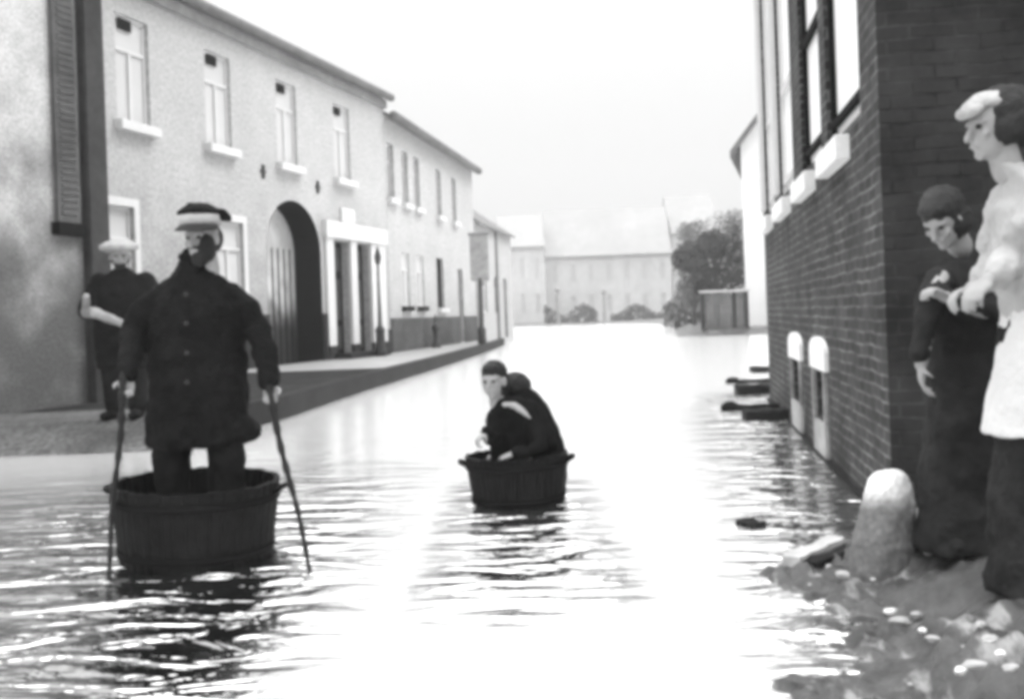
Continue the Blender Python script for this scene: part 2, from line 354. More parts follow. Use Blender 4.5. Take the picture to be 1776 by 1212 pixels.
# ------------------------------------------------------------------ facade with holes (local x along, z up, front y=0, inside +y)
def facade(bb, L, z0, z1, holes, rev=0.2):
    """holes: (x0,x1,za,zb,arch_rise); reveals are part of the wall"""
    brk = {0.0, L}
    for h in holes:
        brk |= {h[0], h[1]}
        if h[4]:
            for i in range(1, 20): brk.add(h[0]+(h[1]-h[0])*(1-math.cos(math.pi*i/20))/2)
    brk = sorted(brk)
    def top(h, x):
        if not h[4]: return h[3]
        c = (h[0]+h[1])/2; r = (h[1]-h[0])/2; return h[3]-h[4]+h[4]*math.sqrt(max(0, 1-((x-c)/r)**2))
    def q(a, b_, c, d): bb.add([a, b_, c, d], [(0, 1, 2, 3)])
    for xa, xb in zip(brk, brk[1:]):
        if xb-xa < 1e-6: continue
        hs = sorted([h for h in holes if h[0]-1e-6 <= xa and xb <= h[1]+1e-6], key=lambda h: h[2])
        la, lb = z0, z0
        for h in hs:
            if h[2]-la > 1e-5: q((xa, 0, la), (xb, 0, lb), (xb, 0, h[2]), (xa, 0, h[2]))
            if h[2] > z0: q((xa, 0, h[2]), (xb, 0, h[2]), (xb, rev, h[2]), (xa, rev, h[2]))
            ta, tb = top(h, xa), top(h, xb)
            q((xa, rev, ta), (xb, rev, tb), (xb, 0, tb), (xa, 0, ta))
            la, lb = ta, tb
        q((xa, 0, la), (xb, 0, lb), (xb, 0, z1), (xa, 0, z1))
    for h in holes:
        zt = h[3]-h[4]
        q((h[0], 0, h[2]), (h[0], rev, h[2]), (h[0], rev, zt), (h[0], 0, zt))
        q((h[1], rev, h[2]), (h[1], 0, h[2]), (h[1], 0, zt), (h[1], rev, zt))
def shell(bb, L, D, z0, z1):
    for a, c in (((0, 0), (0, D)), ((0, D), (L, D)), ((L, D), (L, 0))):
        bb.add([(a[0], a[1], z0), (c[0], c[1], z0), (c[0], c[1], z1), (a[0], a[1], z1)], [(0, 1, 2, 3)])
def roof(parent, L, D, z, h, m, over=0.25, ends=0.1, name='roof'):
    bb = MB(); y0, y1 = -over, D+over; dz = -over*h/(D/2); th = 0.09
    pr = [(y0, z+dz), (D/2, z+h), (y1, z+dz), (y1, z+dz+th), (D/2, z+h+th+0.03), (y0, z+dz+th)]
    bb.rings([[(x, y, zz) for y, zz in pr] for x in (-ends, L+ends)])
    o = bb.build(name, m, parent)
    g = MB()
    for x in (0.0, L):
        g.add([(x, 0, z), (x, D, z), (x, D/2, z+h-0.01)], [(0, 1, 2)])
    return o, g

def window(parent, x0, x1, z0, z1, rec, frame, pane, kind='casement', name='window', t=0.07):
    """frame with pane as its sub-part, set back by rec"""
    f = MB(); yf = rec-0.05
    f.box(x0, x0+t, yf, rec, z0, z1); f.box(x1-t, x1, yf, rec, z0, z1); f.box(x0+t, x1-t, yf, rec, z0, z0+t); f.box(x0+t, x1-t, yf, rec, z1-t, z1)
    zc = z0+(z1-z0)*0.68; xc = (x0+x1)/2
    if kind != 'plain':
        f.box(x0+t, x1-t, yf-0.01, rec-0.005, zc-t*0.4, zc+t*0.4)
        f.box(xc-t*0.45, xc+t*0.45, yf-0.012, rec-0.006, z0+t, zc-t*0.4)
    o = f.build(name, frame, parent)
    p = MB(); p.box(x0+0.002, x1-0.002, rec-0.02, rec+0.02, z0+0.002, z1-0.002); p.build('pane', pane, o)
    return o
def sill(parent, x0, x1, z, m, out_=0.13, th=0.13, name='sill'):
    bb = MB(); bb.box(x0, x1, -out_, 0.01, z-th, z); return bb.build(name, m, parent, bevel=0.008)

RZ1 = math.atan2(1/math.hypot(1, K1), K1/math.hypot(1, K1)); C1 = math.cos(math.atan(K1))
RZ3 = math.atan2(1, K3); C3 = math.cos(math.atan(K3))

# ---- long rendered house on the left
y0 = 14.0; L1 = (31.0-y0)/C1
def lx(Y): return (Y-y0)/C1
hs = thing('rendered_house', 'long two-storey pale rendered house with dark arched gateway and white twin doorway', 'house', (XF+K1*y0, y0, 0), RZ1)
ZE = 7.5
wins = [19.55, 22.35, 25.25, 28.2]; holes = []
for Y in wins: holes.append((lx(Y)-0.5, lx(Y)+0.5, 4.85, 6.75, 0))
gw = [18.9, 22.6]
for Y in gw: holes.append((lx(Y)-0.55, lx(Y)+0.55, 1.6, 3.35, 0))
ax0, ax1 = lx(24.1), lx(26.75)
holes.append((ax0, ax1, 0.2, 4.05, 1.15))
d0, d1, d2, d3 = lx(27.35), lx(28.35), lx(28.72), lx(29.65)
holes.append((d0, d1, 0.3, 3.25, 0)); holes.append((d2, d3, 0.3, 3.25, 0))
bb = MB(); facade(bb, L1, -0.4, ZE, holes, 0.22); shell(bb, L1, 8.0, -0.4, ZE)
r_, gb = roof(hs, L1, 8.0, ZE, 2.25, M_SLATE, 0.14, 0.0)
bb.v += []; bb.add(gb.v, gb.f); bb.build('wall', M_PLASTER, hs)
cz = MB(); cz.box(0, L1, -0.12, 0.0, ZE-0.32, ZE-0.10); cz.build('cornice', mat('grey_cornice', 0.25), hs)
gt = MB(); gt.tube([(0, -0.26, ZE-0.03), (L1, -0.26, ZE-0.03)], 0.11); gt.build('gutter', mat('old_gutter', 0.13), hs, True)
for i, Y in enumerate(wins):
    x = lx(Y); f = window(hs, x-0.5, x+0.5, 4.85, 6.75, 0.12, M_WHITE, M_BLIND)
    pl = MB(); pl.box(x-0.30, x+0.08, 0.055, 0.075, 6.50, 6.70); pl.build('recess_shadow', M_DARKP, f)  # dark strip painted as the shadow at the top of the recess
    sill(hs, x-0.6, x+0.6, 4.85, M_WHITE, 0.17, 0.17)
for Y in gw:
    x = lx(Y); window(hs, x-0.55, x+0.55, 1.6, 3.35, 0.12, M_WHITE, M_BLIND); sill(hs, x-0.65, x+0.65, 1.6, M_WHITE)
    sb = MB(); sb.box(x-0.70, x-0.551, -0.025, 0.03, 1.605, 3.5); sb.box(x+0.551, x+0.70, -0.025, 0.03, 1.605, 3.5); sb.box(x-0.551, x+0.551, -0.025, 0.03, 3.352, 3.5)
    sb.build('window_surround', M_WHITE, hs)
# gateway passage: vaulted dark lining with a pale door leaf at its back
def archring(x0_, x1_, z_, zt, rise, y, k=20):
    c = (x0_+x1_)/2; r = (x1_-x0_)/2
    pts = [(x0_, y, z_)]+[(c-r*math.cos(math.pi*i/k), y, zt-rise+rise*math.sin(math.pi*i/k)) for i in range(k+1)]+[(x1_, y, z_)]
    return pts
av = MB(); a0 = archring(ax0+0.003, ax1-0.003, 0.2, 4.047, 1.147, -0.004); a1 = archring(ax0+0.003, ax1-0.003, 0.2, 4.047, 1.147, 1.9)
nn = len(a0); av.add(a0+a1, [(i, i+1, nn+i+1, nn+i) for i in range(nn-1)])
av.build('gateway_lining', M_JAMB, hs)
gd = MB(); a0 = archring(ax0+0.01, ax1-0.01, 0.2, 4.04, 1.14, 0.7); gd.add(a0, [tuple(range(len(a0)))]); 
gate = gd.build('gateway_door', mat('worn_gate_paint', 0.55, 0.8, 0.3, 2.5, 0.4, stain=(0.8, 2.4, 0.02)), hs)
kb = MB()
for i in range(9): kb.box(ax0+0.05+i*0.3, ax0+0.065+i*0.3, 0.67, 0.698, 0.25, 3.0)
kb.build('door_batten', M_DARKP, gate)
# white twin doorway
ds = MB(); xa, xb = lx(26.95), lx(30.6)
for u0, u1 in ((xa, d0), (d1, d2), (d3, xb)): ds.box(u0, u1, -0.08, 0.02, 0.62, 3.3)
ds.box(xa-0.08, xb+0.08, -0.14, 0.02, 3.302, 3.72)
ds.build('doorway_surround', M_WHITE, hs)
pc = MB(); pc.box(lx(27.9), lx(28.7), -0.09, 0.01, 3.722, 4.12); pc.build('doorway_pediment', M_WHITE, hs, bevel=0.05)
for u0, u1 in ((d0, d1), (d2, d3)):
    dd = MB(); dd.box(u0, u1, 0.2, 0.25, 0.3, 3.25)
    door = dd.build('door', M_DARKP, hs)
    pn = MB()
    for zz in ((0.5, 1.1), (1.25, 2.3), (2.5, 3.1)): pn.box(u0+0.15, u1-0.15, 0.18, 0.199, *zz)
    pn.build('door_panel', M_IRON, door); kn = MB(); kn.ball((u0+0.1, 0.17, 1.3), 0.035); kn.build('handle', M_HOOP, door, True)
segs = [(0, lx(18.9)-0.75), (lx(18.9)+0.75, lx(22.6)-0.75), (lx(22.6)+0.75, ax0-0.01), (ax1+0.01, d0-0.0), (d1, d2), (d3, L1)]
for u0, u1, yy, z_ in ((0, ax0-0.01, -.045, 1.42), (ax1+0.01, xa, -.045, 1.42), (xa, d0, -.085, .618), (d1, d2, -.085, .618), (d3, xb, -.085, .618), (xb, L1, -.045, .95)):
    pb_ = MB(); pb_.box(u0, u1, yy, 0.0, -0.3, z_); pb_.build('plinth', M_TAR, hs)
stp = MB(); stp.box(d0-0.15, d3+0.15, -0.5, -0.09, 0.2, 0.42); stp.build('doorstep', M_BSTONE, hs, bevel=0.01)
for u, v in ((455, 298), (550, 325)):
    a, b_ = ray(u, v); Y = XF/(a-K1); z = H+b_*Y; x = lx(Y)
    an = MB(); an.box(x-0.035, x+0.035, -0.05, -0.002, z-0.15, z+0.15); an.box(x-0.10, x+0.10, -0.045, -0.003, z-0.04, z+0.04)
    an.build('wall_anchor', M_IRON, hs)

# ---- near grey house at the far left
yn = 4.0; LN = (14.5-yn)/C1
def nx_(Y): return (Y-yn)/C1
nh = thing('grey_house', 'tall grey stained house at left edge with dark shutter and broad dark corner pilaster', 'house', (XN+K1*yn, yn, 0), RZ1)
xw0, xw1 = nx_(13.62), nx_(14.08)
bb = MB(); facade(bb, LN, -0.4, 9.2, [(nx_(10.4), nx_(11.5), 3.0, 5.6, 0), (nx_(7), nx_(8.2), 3.0, 5.6, 0)], 0.2); shell(bb, LN, 7.0, -0.4, 9.2)
rr, gb = roof(nh, LN, 7.0, 9.2, 3.0, M_SLATE, 0.3); bb.add(gb.v, gb.f); bb.build('wall', M_GREY, nh)
for Y in (10.4, 7.0):
    window(nh, nx_(Y), nx_(Y)+1.1*1.03, 3.0, 5.6, 0.15, M_WHITE, M_BLIND); sill(nh, nx_(Y)-0.1, nx_(Y)+1.25, 3.0, M_STONE)
pp = MB(); pp.box(nx_(14.12), LN+0.005, -0.14, 0.0, 0.0, 9.0); pp.build('corner_pilaster', mat('dark_pilaster', 0.03, 0.8, 0.5, 7, 0.4), nh, bevel=0.02)
zb = P(130, 385, 13.7).z
sh = MB(); sh.box(nx_(13.62), nx_(14.02), -0.07, 0.0, zb, 7.5); shut = sh.build('shutter', mat('faded_shutter', 0.085, 0.8, 0.4, 6, 0.4), nh)
sl_ = MB()
for i in range(55): sl_.box(nx_(13.62)+0.06, nx_(14.02)-0.06, -0.085, -0.0705, zb+0.1+i*0.085, zb+0.14+i*0.085)
sl_.build('louvre', MATS['faded_shutter'], shut)
sill(nh, nx_(13.56), nx_(14.06), zb-0.003, M_DARKP, 0.12, 0.16)

# ---- second row further along on the left
ys2 = 31.05; L2 = (43.5-ys2)/C3
def sx_(Y): return (Y-ys2)/C3
sh2 = thing('terraced_house', 'farther lower house on the left with tall narrow windows and dark base', 'house', (XS+K3*ys2, ys2, 0), RZ3)
wy = [31.6, 33.2, 34.6, 37.6, 40.0]; holes = [(sx_(Y)-0.36, sx_(Y)+0.36, 4.7, 6.3, 0) for Y in wy]
holes += [(sx_(36.9), sx_(37.9), 1.55, 3.25, 0), (sx_(32.4), sx_(33.3), 1.6, 3.2, 0), (sx_(34.2), sx_(35.1), 1.6, 3.2, 0), (sx_(40.2), sx_(41.1), 0.3, 3.0, 0)]
bb = MB(); facade(bb, L2, -0.4, 7.05, holes, 0.2); shell(bb, L2, 8, -0.4, 7.05)
rr, gb = roof(sh2, L2, 8, 7.05, 2.7, M_SLATE, 0.16, 0.02); bb.add(gb.v, gb.f); bb.build('wall', M_PLASTER2, sh2)
gt = MB(); gt.tube([(0, -0.29, 6.98), (L2, -0.29, 6.98)], 0.14); gt.build('gutter', MATS['old_gutter'], sh2, True)
for Y in wy:
    window(sh2, sx_(Y)-0.36, sx_(Y)+0.36, 4.7, 6.3, 0.18, M_WHITE, mat('dim_glass', 0.2, 0.2, 0.2, 3, 0)); sill(sh2, sx_(Y)-0.5, sx_(Y)+0.5, 4.7, M_WHITE, 0.15, 0.16)
window(sh2, sx_(36.9), sx_(37.9), 1.55, 3.25, 0.15, M_DARKP, M_DARKP); sill(sh2, sx_(36.8), sx_(38.0), 1.55, M_WHITE, 0.16, 0.16)
for Y in (32.4, 34.2):
    window(sh2, sx_(Y), sx_(Y+.9), 1.6, 3.2, 0.1, M_WHITE, M_BLIND); sill(sh2, sx_(Y-.1), sx_(Y+1.0), 1.6, M_DARKP, 0.12, 0.14)
dd = MB(); dd.box(sx_(40.2), sx_(41.1), 0.12, 0.18, 0.3, 3.0); dd.build('door', mat('faded_door', 0.15), sh2)
for q0, q1 in ((0, sx_(40.2)), (sx_(41.1), L2)): p2 = MB(); p2.box(q0, q1, -0.04, 0, -0.3, 1.25); p2.build('plinth', mat('worn_plinth', 0.05, 0.8, 0.5, 6), sh2)
ch = MB(); ch.box(L2-1.0, L2-0.3, 3.6, 4.3, 10.0, 11.2)
# low end house beyond
eh = thing('end_house', 'small pale low house past the end of the left row behind the notice board', 'house', (-1.4, 45.5, 0), RZ3)
bb = MB(); facade(bb, 9, -0.4, 5.2, [(1.2, 2.2, 1.4, 3.0, 0), (4, 5, 1.4, 3.0, 0), (6.4, 7.4, 0.2, 3.0, 0)], 0.15); shell(bb, 9, 7, -0.4, 5.2)
rr, gb = roof(eh, 9, 7, 5.2, 2.4, M_SLATE); bb.add(gb.v, gb.f); bb.build('wall', M_PLASTER2, eh)
for a in (1.2, 4): window(eh, a, a+1, 1.4, 3.0, 0.12, M_WHITE, MATS['dim_glass'])
dd = MB(); dd.box(6.4, 7.4, 0.1, 0.14, 0.2, 3.0); dd.build('door', MATS['faded_door'], eh)

# ---- street posts on the left pavement
pq = G(661, 618, 0.27); t_ = thing('street_post', 'tall slim iron post with pointed finial and stout dark base before the white doorway', 'post', pq)
zt = P(661, 425, pq.y).z-0.27
b = MB(); b.lathe([(0.15, 0), (0.15, 0.14), (0.12, 0.2), (0.12, 0.62), (0.14, 0.68), (0.07, 0.8)]); b.build('base', M_IRON, t_, True)
b = MB(); b.lathe([(0.06, 0.8), (0.045, 1.6), (0.04, zt-0.5)], k=16); b.build('shaft', mat('grey_iron', 0.16, 0.5), t_, True)
b = MB(); b.lathe([(0.05, zt-0.5), (0.075, zt-0.42), (0.09, zt-0.3), (0.05, zt-0.15), (0.006, zt)], k=16); b.build('finial', M_IRON, t_, True)
pq = G(757, 603, 0.27); t_ = thing('bollard', 'short dark tapered iron bollard between the tall post and notice board', 'bollard', pq)
b = MB(); b.lathe([(0.15, 0), (0.15, 0.1), (0.07, 0.22), (0.085, 0.5), (0.13, 0.62), (0.10, 0.72), (0.02, 0.82)], k=20); b.build('shaft', M_IRON, t_, True)
b = MB(); b.lathe([(0.022, 0.82), (0.03, 0.86), (0.02, 1.0), (0.004, 1.1)], k=12); b.build('finial', M_IRON, t_, True)
pq = P(836, 586, 38.0); pq.z = 0.27; t_ = thing('notice_board', 'grey notice board on a dark post at far end of left pavement', 'notice board', pq)
za = P(836, 487, pq.y).z-0.27; zb_ = P(836, 408, pq.y).z-0.27
b = MB(); b.lathe([(0.15, 0), (0.15, 0.5), (0.085, 0.6), (0.08, za+0.1)], k=14); b.build('post', M_IRON, t_, True)
b = MB(); b.box(-0.32, 0.32, -0.06, 0.0, za, zb_); b.build('board', mat('weathered_board', 0.30, 0.8, 0.4, 5), t_)
b = MB(); b.box(-0.37, 0.37, -0.09, 0.03, zb_+0.002, zb_+0.09); b.build('cap_rail', mat('board_cap', 0.2), t_)
pq = G(864, 556, 0.0); pq = Vector((pq.x*0+(-24+0)/1900*50, 50, -0.2)); t_ = thing('telegraph_pole', 'thin grey pole standing just right of the notice board', 'pole', pq)
b = MB(); b.tube([(0, 0, 0), (0, 0, 5.2)], [0.12, 0.09]); b.build('pole_shaft', mat('grey_pole', 0.2), t_, True)

# ------------------------------------------------------------------ brick house on the right
YE = 14.3; YC = 5.9; CR = math.cos(math.atan(K2)); LR = (YE-YC)/CR
RZR = math.atan2(-1, -K2)
bh = thing('brick_house', 'tall dark brick house on the right with a row of big windows whose mirrored sky is painted white', 'house', (XR+K2*YE, YE, 0), RZR)
def rx(Y): return (YE-Y)/CR
W = [(6.5, 7.95, 2.33), (8.3, 9.6, 2.36), (10.4, 11.8, 2.36), (12.5, 13.75, 2.36)]
holes = [(rx(b_), rx(a), z, 5.2, 0) for a, b_, z in W]
BW = [(8.5, 9.12), (10.28, 11.0)]
holes += [(rx(b_), rx(a), 0.27, 0.67, 0) for a, b_ in BW]
HR = 8.0
bb = MB(); facade(bb, LR, -0.4, HR, holes, 0.14)
bb.add([(0, 0, -.4), (0, 9, -.4), (0, 9, HR), (0, 0, HR)], [(0, 1, 2, 3)]); bb.add([(0, 9, -.4), (LR, 9, -.4), (LR, 9, HR), (0, 9, HR)], [(0, 1, 2, 3)])
bb.build('wall', M_BRICK, bh)
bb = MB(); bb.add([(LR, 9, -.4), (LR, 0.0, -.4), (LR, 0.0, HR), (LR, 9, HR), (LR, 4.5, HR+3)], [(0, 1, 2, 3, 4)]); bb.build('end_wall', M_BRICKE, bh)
rr, gb = roof(bh, LR, 9, HR, 3.0, M_SLATE, 0.3)
for i, (a, b_, z) in enumerate(W):
    x0_, x1_ = rx(b_), rx(a)
    f = MB(); t = 0.06; rec = 0.08
    f.box(x0_, x0_+t, rec-.05, rec, z, 5.2); f.box(x1_-t, x1_, rec-.05, rec, z, 5.2)
    f.box(x0_+t, x1_-t, rec-.05, rec, z, z+0.03); f.box(x0_+t, x1_-t, rec-.055, rec, z+0.13, z+0.18); f.box(x0_+t, x1_-t, rec-.05, rec, 5.14, 5.2)
    if i: f.box(x0_+t, x1_-t, rec-.055, rec, 3.42, 3.49)
    fr = f.build('window', M_DARKP if i < 2 else M_WHITE, bh)
    p = MB(); p.box(x0_+0.002, x1_-0.002, rec-.012, rec+.03, z+0.002, 5.198); p.build('pane', M_SKYPANE, fr)
    sa, sb_ = ((6.95, 8.0), (8.75, 9.85), (10.75, 11.95), (12.85, 13.95))[i]; sill(bh, rx(sb_), rx(sa), 2.28, M_LSTONE, 0.09, 0.16)
    if i >= 2: sm_ = MB(); sm_.box(rx(b_)-0.40, rx(b_)-0.02, -0.05, -0.002, 2.42, 5.2); sm_.build('shutter', M_WHITE, bh)
for a, b_ in BW:
    x0_, x1_ = rx(b_), rx(a); c = (x0_+x1_)/2; hw = (x1_-x0_)/2+0.19
    k = 10; hd = MB(); pts = [(c-hw, 0.69)]+[(c-hw*math.cos(math.pi*i/k), 0.84+0.11*math.sin(math.pi*i/k)) for i in range(k+1)]+[(c+hw, 0.69)]
    hd.rings([[(x, -0.035, z) for x, z in pts], [(x, 0.0, z) for x, z in pts]]); hd.build('window_head', M_LSTONE, bh)
    for q0 in (x0_-0.1, x1_): jb = MB(); jb.box(q0, q0+0.1, -0.03, 0, 0.272, 0.688); jb.build('window_jamb', mat('flaking_limewash', 0.26, 0.85, 0.6, 10), bh)
    ap = MB(); ap.box(x0_-0.08, x1_+0.08, -0.03, 0, -0.1, 0.268); ap.build('window_apron', mat('stained_limewash', 0.38, 0.85, 0.4, 6), bh)
    gl = MB(); gl.box(x0_, x1_, 0.1, 0.13, 0.27, 0.67); gw_ = gl.build('cellar_window', M_JAMB, bh)
    br = MB()
    for q in range(1, 4): br.box(x0_+(x1_-x0_)*q/4-.008, x0_+(x1_-x0_)*q/4+.008, 0.05, 0.066, 0.27, 0.67)
    br.build('bar', M_IRON, gw_)
pl = MB(); pl.box(0, LR, -0.05, -0.001, -0.35, 0.012); pl.build('plinth_course', M_BSTONE, bh)

# dark beams lying in the water off the brick wall
def beam(u, v, Y, xe, h, w_, knob, label):
    x0 = P(u, v, Y).x; L = xe-x0
    bb = MB(); k = 8
    bb.rings([[(L*i/k, -w_/2, -0.12), (L*i/k, w_/2, -0.12), (L*i/k, w_/2*(1+.1*math.sin(i*2.3)), h*(1+.12*math.sin(i*1.7))), (L*i/k, -w_/2, h*(1+.1*math.sin(i*2.9)))] for i in range(k+1)])
    if knob: bb.ball((-0.05, 0, h*0.6), (0.12, 0.08, 0.07))
    o = bb.build('floating_timber', M_BSTONE, bevel=0.02); o.location = (x0, Y, 0); o.rotation_euler = (0, R(-1), R(-2)); return tag(o, label, 'timber')
beam(1303, 634, 20.5, 5.4, 0.09, 0.5, False, 'farthest short dark beam in the flood, just past the end of the brick house')
beam(1276, 656, 17.6, 4.6, 0.05, 0.12, True, 'thin dark round-ended bar in the flood, farther of the two with a knob')
beam(1277, 678, 15.3, 3.9, 0.13, 0.4, False, 'thickest dark beam in the flood, between the two knobbed bars')
beam(1274, 706, 12.9, XR+K2*12.9, 0.06, 0.14, True, 'dark knobbed bar against the brick wall, nearer of the two with a knob')
beam(1290, 724, 11.9, XR+K2*11.9, 0.09, 0.35, False, 'nearest dark beam against the brick wall, left of the small arched cellar windows')

# guard stone at the corner
gp = G(1545, 965, 0.14)
gs = thing('guard_stone', 'rounded stone guard post with whitewashed top at the brick house corner', 'guard stone', (gp.x, gp.y+0.12, 0.02))
zt = P(1555, 812, gp.y+0.12).z-0.02
gm2 = mat('mossy_stone', 0.75, 0.9, 0.15, 12, 0.6, stain=(zt-0.19, zt-0.07, 0.15), grain=0.25, gscale=40)
b = MB(); b.lathe([(0.142, -0.1), (0.14, 0.1), (0.13, 0.2), (0.115, zt-0.2), (0.104, zt-0.1), (0.09, zt-0.05), (0.062, zt-0.015), (0.02, zt)], k=28); o = b.build('shaft', gm2, gs, True); fuse(o, 0.014, 2, 0.035, 0.09)
for o in gs.children: o.rotation_euler = (0, R(7), 0)

# ------------------------------------------------------------------ people
def frame(fwd, up=(0, 0, 1)):
    f = Vector(fwd).normalized(); r = f.cross(Vector(up)).normalized(); u = r.cross(f); return f, r, u
def head(mb, c, fwd, up=(0, 0, 1), s=1.0):
    f, r, u = frame(fwd, up); rot = Matrix((r, f, u)).transposed(); c = Vector(c)
    def A(x, y, z): return c+r*x*s+f*y*s+u*z*s
    mb.ball(A(0, -0.012, 0.025), (0.076*s, 0.094*s, 0.095*s), rot, 20, 14)
    mb.ball(A(0, 0.022, -0.045), (0.056*s, 0.062*s, 0.07*s), rot)
    mb.ball(A(0, 0.062, -0.092), (0.026*s, 0.022*s, 0.02*s), rot)
    mb.tube([A(0, 0.084, 0.012), A(0, 0.106, -0.03)], [0.009*s, 0.015*s], 8)
    mb.ball(A(0.018, 0.08, 0.0), (0.0, 0.0, 0.0)) if False else None
    for sx in (-1, 1):
        mb.ball(A(0.079*sx, -0.008, -0.008), (0.012*s, 0.022*s, 0.032*s), rot, 10, 8)
        mb.ball(A(0.04*sx, 0.064, -0.022), (0.022*s, 0.016*s, 0.018*s), rot, 10, 8)
        mb.tube([A(0.012*sx, 0.083, 0.026), A(0.05*sx, 0.066, 0.024)], 0.009*s, 8)
    mb.tube([A(-0.02, 0.083, -0.056), A(0.02, 0.083, -0.056)], 0.009*s, 8)
    mb.tube([A(0, -0.02, -0.04), A(0, -0.035, -0.16)], [0.052*s, 0.056*s])
    return A, rot
def eyes(parent, A, rot, s=1.0):
    for sx in (-1, 1): b = MB(); b.ball(A(0.031*sx, 0.077, 0.008), (0.013*s, 0.010*s, 0.009*s), rot, 10, 8); b.build('eye', M_HAIR, parent, True)
def hand(mb, wrist, d, nrm, curl=0.5, side=1, s=1.0):
    """palm, four fingers of unequal length bending towards nrm, thumb from the side of the palm"""
    d = Vector(d).normalized(); nrm = Vector(nrm); nrm = (nrm-d*nrm.dot(d)).normalized(); sd = d.cross(nrm)*side; w_ = Vector(wrist)
    rot = Matrix((sd, d, nrm)).transposed()
    mb.ball(w_+d*0.048*s, (0.041*s, 0.054*s, 0.017*s), rot)
    for i, (off, ln) in enumerate(((0.030, 0.072), (0.010, 0.082), (-0.010, 0.076), (-0.029, 0.060))):
        p = w_+d*(0.092-0.006*abs(i-1))*s+sd*off*s; a = 0.0; pts = [p-d*0.03*s, p]; dd = d
        for j, fr in enumerate((0.45, 0.32, 0.25)):
            a += curl*(1.15, 1.5, 0.9)[j]+0.05*i; dd = d*math.cos(a)+nrm*math.sin(a)
            p = p+dd*ln*fr*s; pts.append(p)
        mb.tube(pts, [0.0095*s, 0.0095*s, 0.009*s, 0.008*s, 0.007*s], 8)
    p = w_+d*0.025*s+sd*0.034*s; e = (sd*0.8+d*0.5+nrm*0.5).normalized(); p2 = p+e*0.034*s; p3 = p2+(d*0.6+nrm*0.8).normalized()*0.03*s
    mb.tube([p, p2, p3], [0.013*s, 0.011*s, 0.008*s], 8)

def P3(o, p): return Vector(p)

# --- man standing in the near tub -------------------------------------------------
mc = P(345, 600, 5.8); MX, MY = mc.x, 5.8
mt = thing('person', 'bearded man in dark overcoat and white-banded cap standing in near tub with two sticks', 'person', (MX, MY, 0.06))
zf = 0.06
hc = Vector((0.055, -0.06, P(352, 412, 5.8).z-zf-0.012))
b = MB(); A, rot = head(b, hc, (-0.35, -1, -0.08), s=1.04)
Ls, Rs = Vector((0.185, 0, 1.31)), Vector((-0.205, 0, 1.315))
Le, Re = Vector((0.31, -0.03, 1.12)), Vector((-0.33, -0.03, 1.12))
hl = P(467, 676, 5.6); hr = P(222, 668, 5.55)
Lw = Vector((hl.x-MX, -0.2, hl.z-zf+0.03)); Rw = Vector((hr.x-MX, -0.25, hr.z-zf+0.04))
b.loft([(0, 0, 0.80, 0.15, 0.10), (0, 0, 0.95, 0.15, 0.11), (0, 0, 1.15, 0.16, 0.115), (0, 0, 1.30, 0.16, 0.10), (0.0, -0.01, 1.42, 0.09, 0.08), (0.01, -0.03, 1.52, 0.055, 0.055)])
for S_, E_, W_ in ((Ls, Le, Lw), (Rs, Re, Rw)): b.tube([S_, E_, W_], [0.05, 0.04, 0.028])
for sx, kx in ((-1, -0.16), (1, 0.15)):
    b.tube([(0.09*sx, 0, 0.85), (kx, -0.03, 0.46), (kx*0.95, 0, 0.06)], [0.08, 0.055, 0.04])
    b.tube([(kx*0.95, 0.02, 0.035), (kx*1.1, -0.17, 0.03)], [0.04, 0.035])
hand(b, Lw, (0.12, -0.05, -1), (-0.15, -1, 0), 1.05, -1); hand(b, Rw, (-0.08, -0.1, -1), (0.3, -1, 0), 0.95, 1)
body = fuse(b.build('body', M_SKIN, mt, True), 0.0075, 3)
eyes(mt, A, rot, 1.04)
# coat
b = MB()
zhem = P(345, 772, 5.8).z-zf
b.loft([(-0.03, 0, zhem, 0.245, 0.19), (-0.03, 0, zhem+0.02, 0.262, 0.20), (-0.02, 0, zhem+0.15, 0.27, 0.20), (-0.01, 0, 0.82, 0.262, 0.185), (-0.01, 0, 1.0, 0.262, 0.17), (0, 0, 1.2, 0.25, 0.16), (-0.01, 0, 1.29, 0.235, 0.14), (-0.01, 0.0, 1.37, 0.175, 0.125), (0, -0.0, 1.45, 0.105, 0.10), (0.02, -0.02, 1.55, 0.078, 0.075)], 32)
b.tube([Ls+Vector((-.03, 0, -0.01)), (Ls+Le)/2+Vector((.02, 0, 0)), Le, (Le+Lw)/2+Vector((.02, 0, 0)), Lw+Vector((0, 0, 0.02))], [0.075, 0.08, 0.07, 0.064, 0.052], 16)
b.tube([Rs+Vector((.03, 0, -0.01)), (Rs+Re)/2+Vector((-.02, 0, 0)), Re, (Re+Rw)/2+Vector((-.0, 0, 0)), Rw+Vector((0, 0, 0.02))], [0.075, 0.08, 0.07, 0.064, 0.052], 16)
b.ball((0.2, -0.02, zhem+0.075), (0.11, 0.13, 0.08))
b.tube([(0.0, -0.10, 1.45), (-0.06, -0.075, 1.51), (-0.045, 0.03, 1.53), (0.06, 0.04, 1.53), (0.09, -0.06, 1.51), (0.03, -0.11, 1.45)], 0.022, 8)
coat = fuse(b.build('overcoat', M_COAT, mt, True), 0.012, 4, 0.045, 0.09)
for k in range(4): b = MB(); b.ball((-0.01, -0.20+0.012*k, 0.86+0.15*k), (0.012, 0.01, 0.012), None, 10, 6); b.build('button', mat('horn_button', 0.03, 0.3, 0.1), coat, True)
b = MB()
for sx, kx in ((-1, -0.16), (1, 0.13)):
    b.tube([(0.10*sx, 0, 0.8), (kx, -0.03, 0.47), (kx, 0, 0.12)], [0.115, 0.098, 0.085], 16)
fuse(b.build('trousers', M_TROU, mt, True), 0.013, 3, 0.03, 0.1)
b = MB()
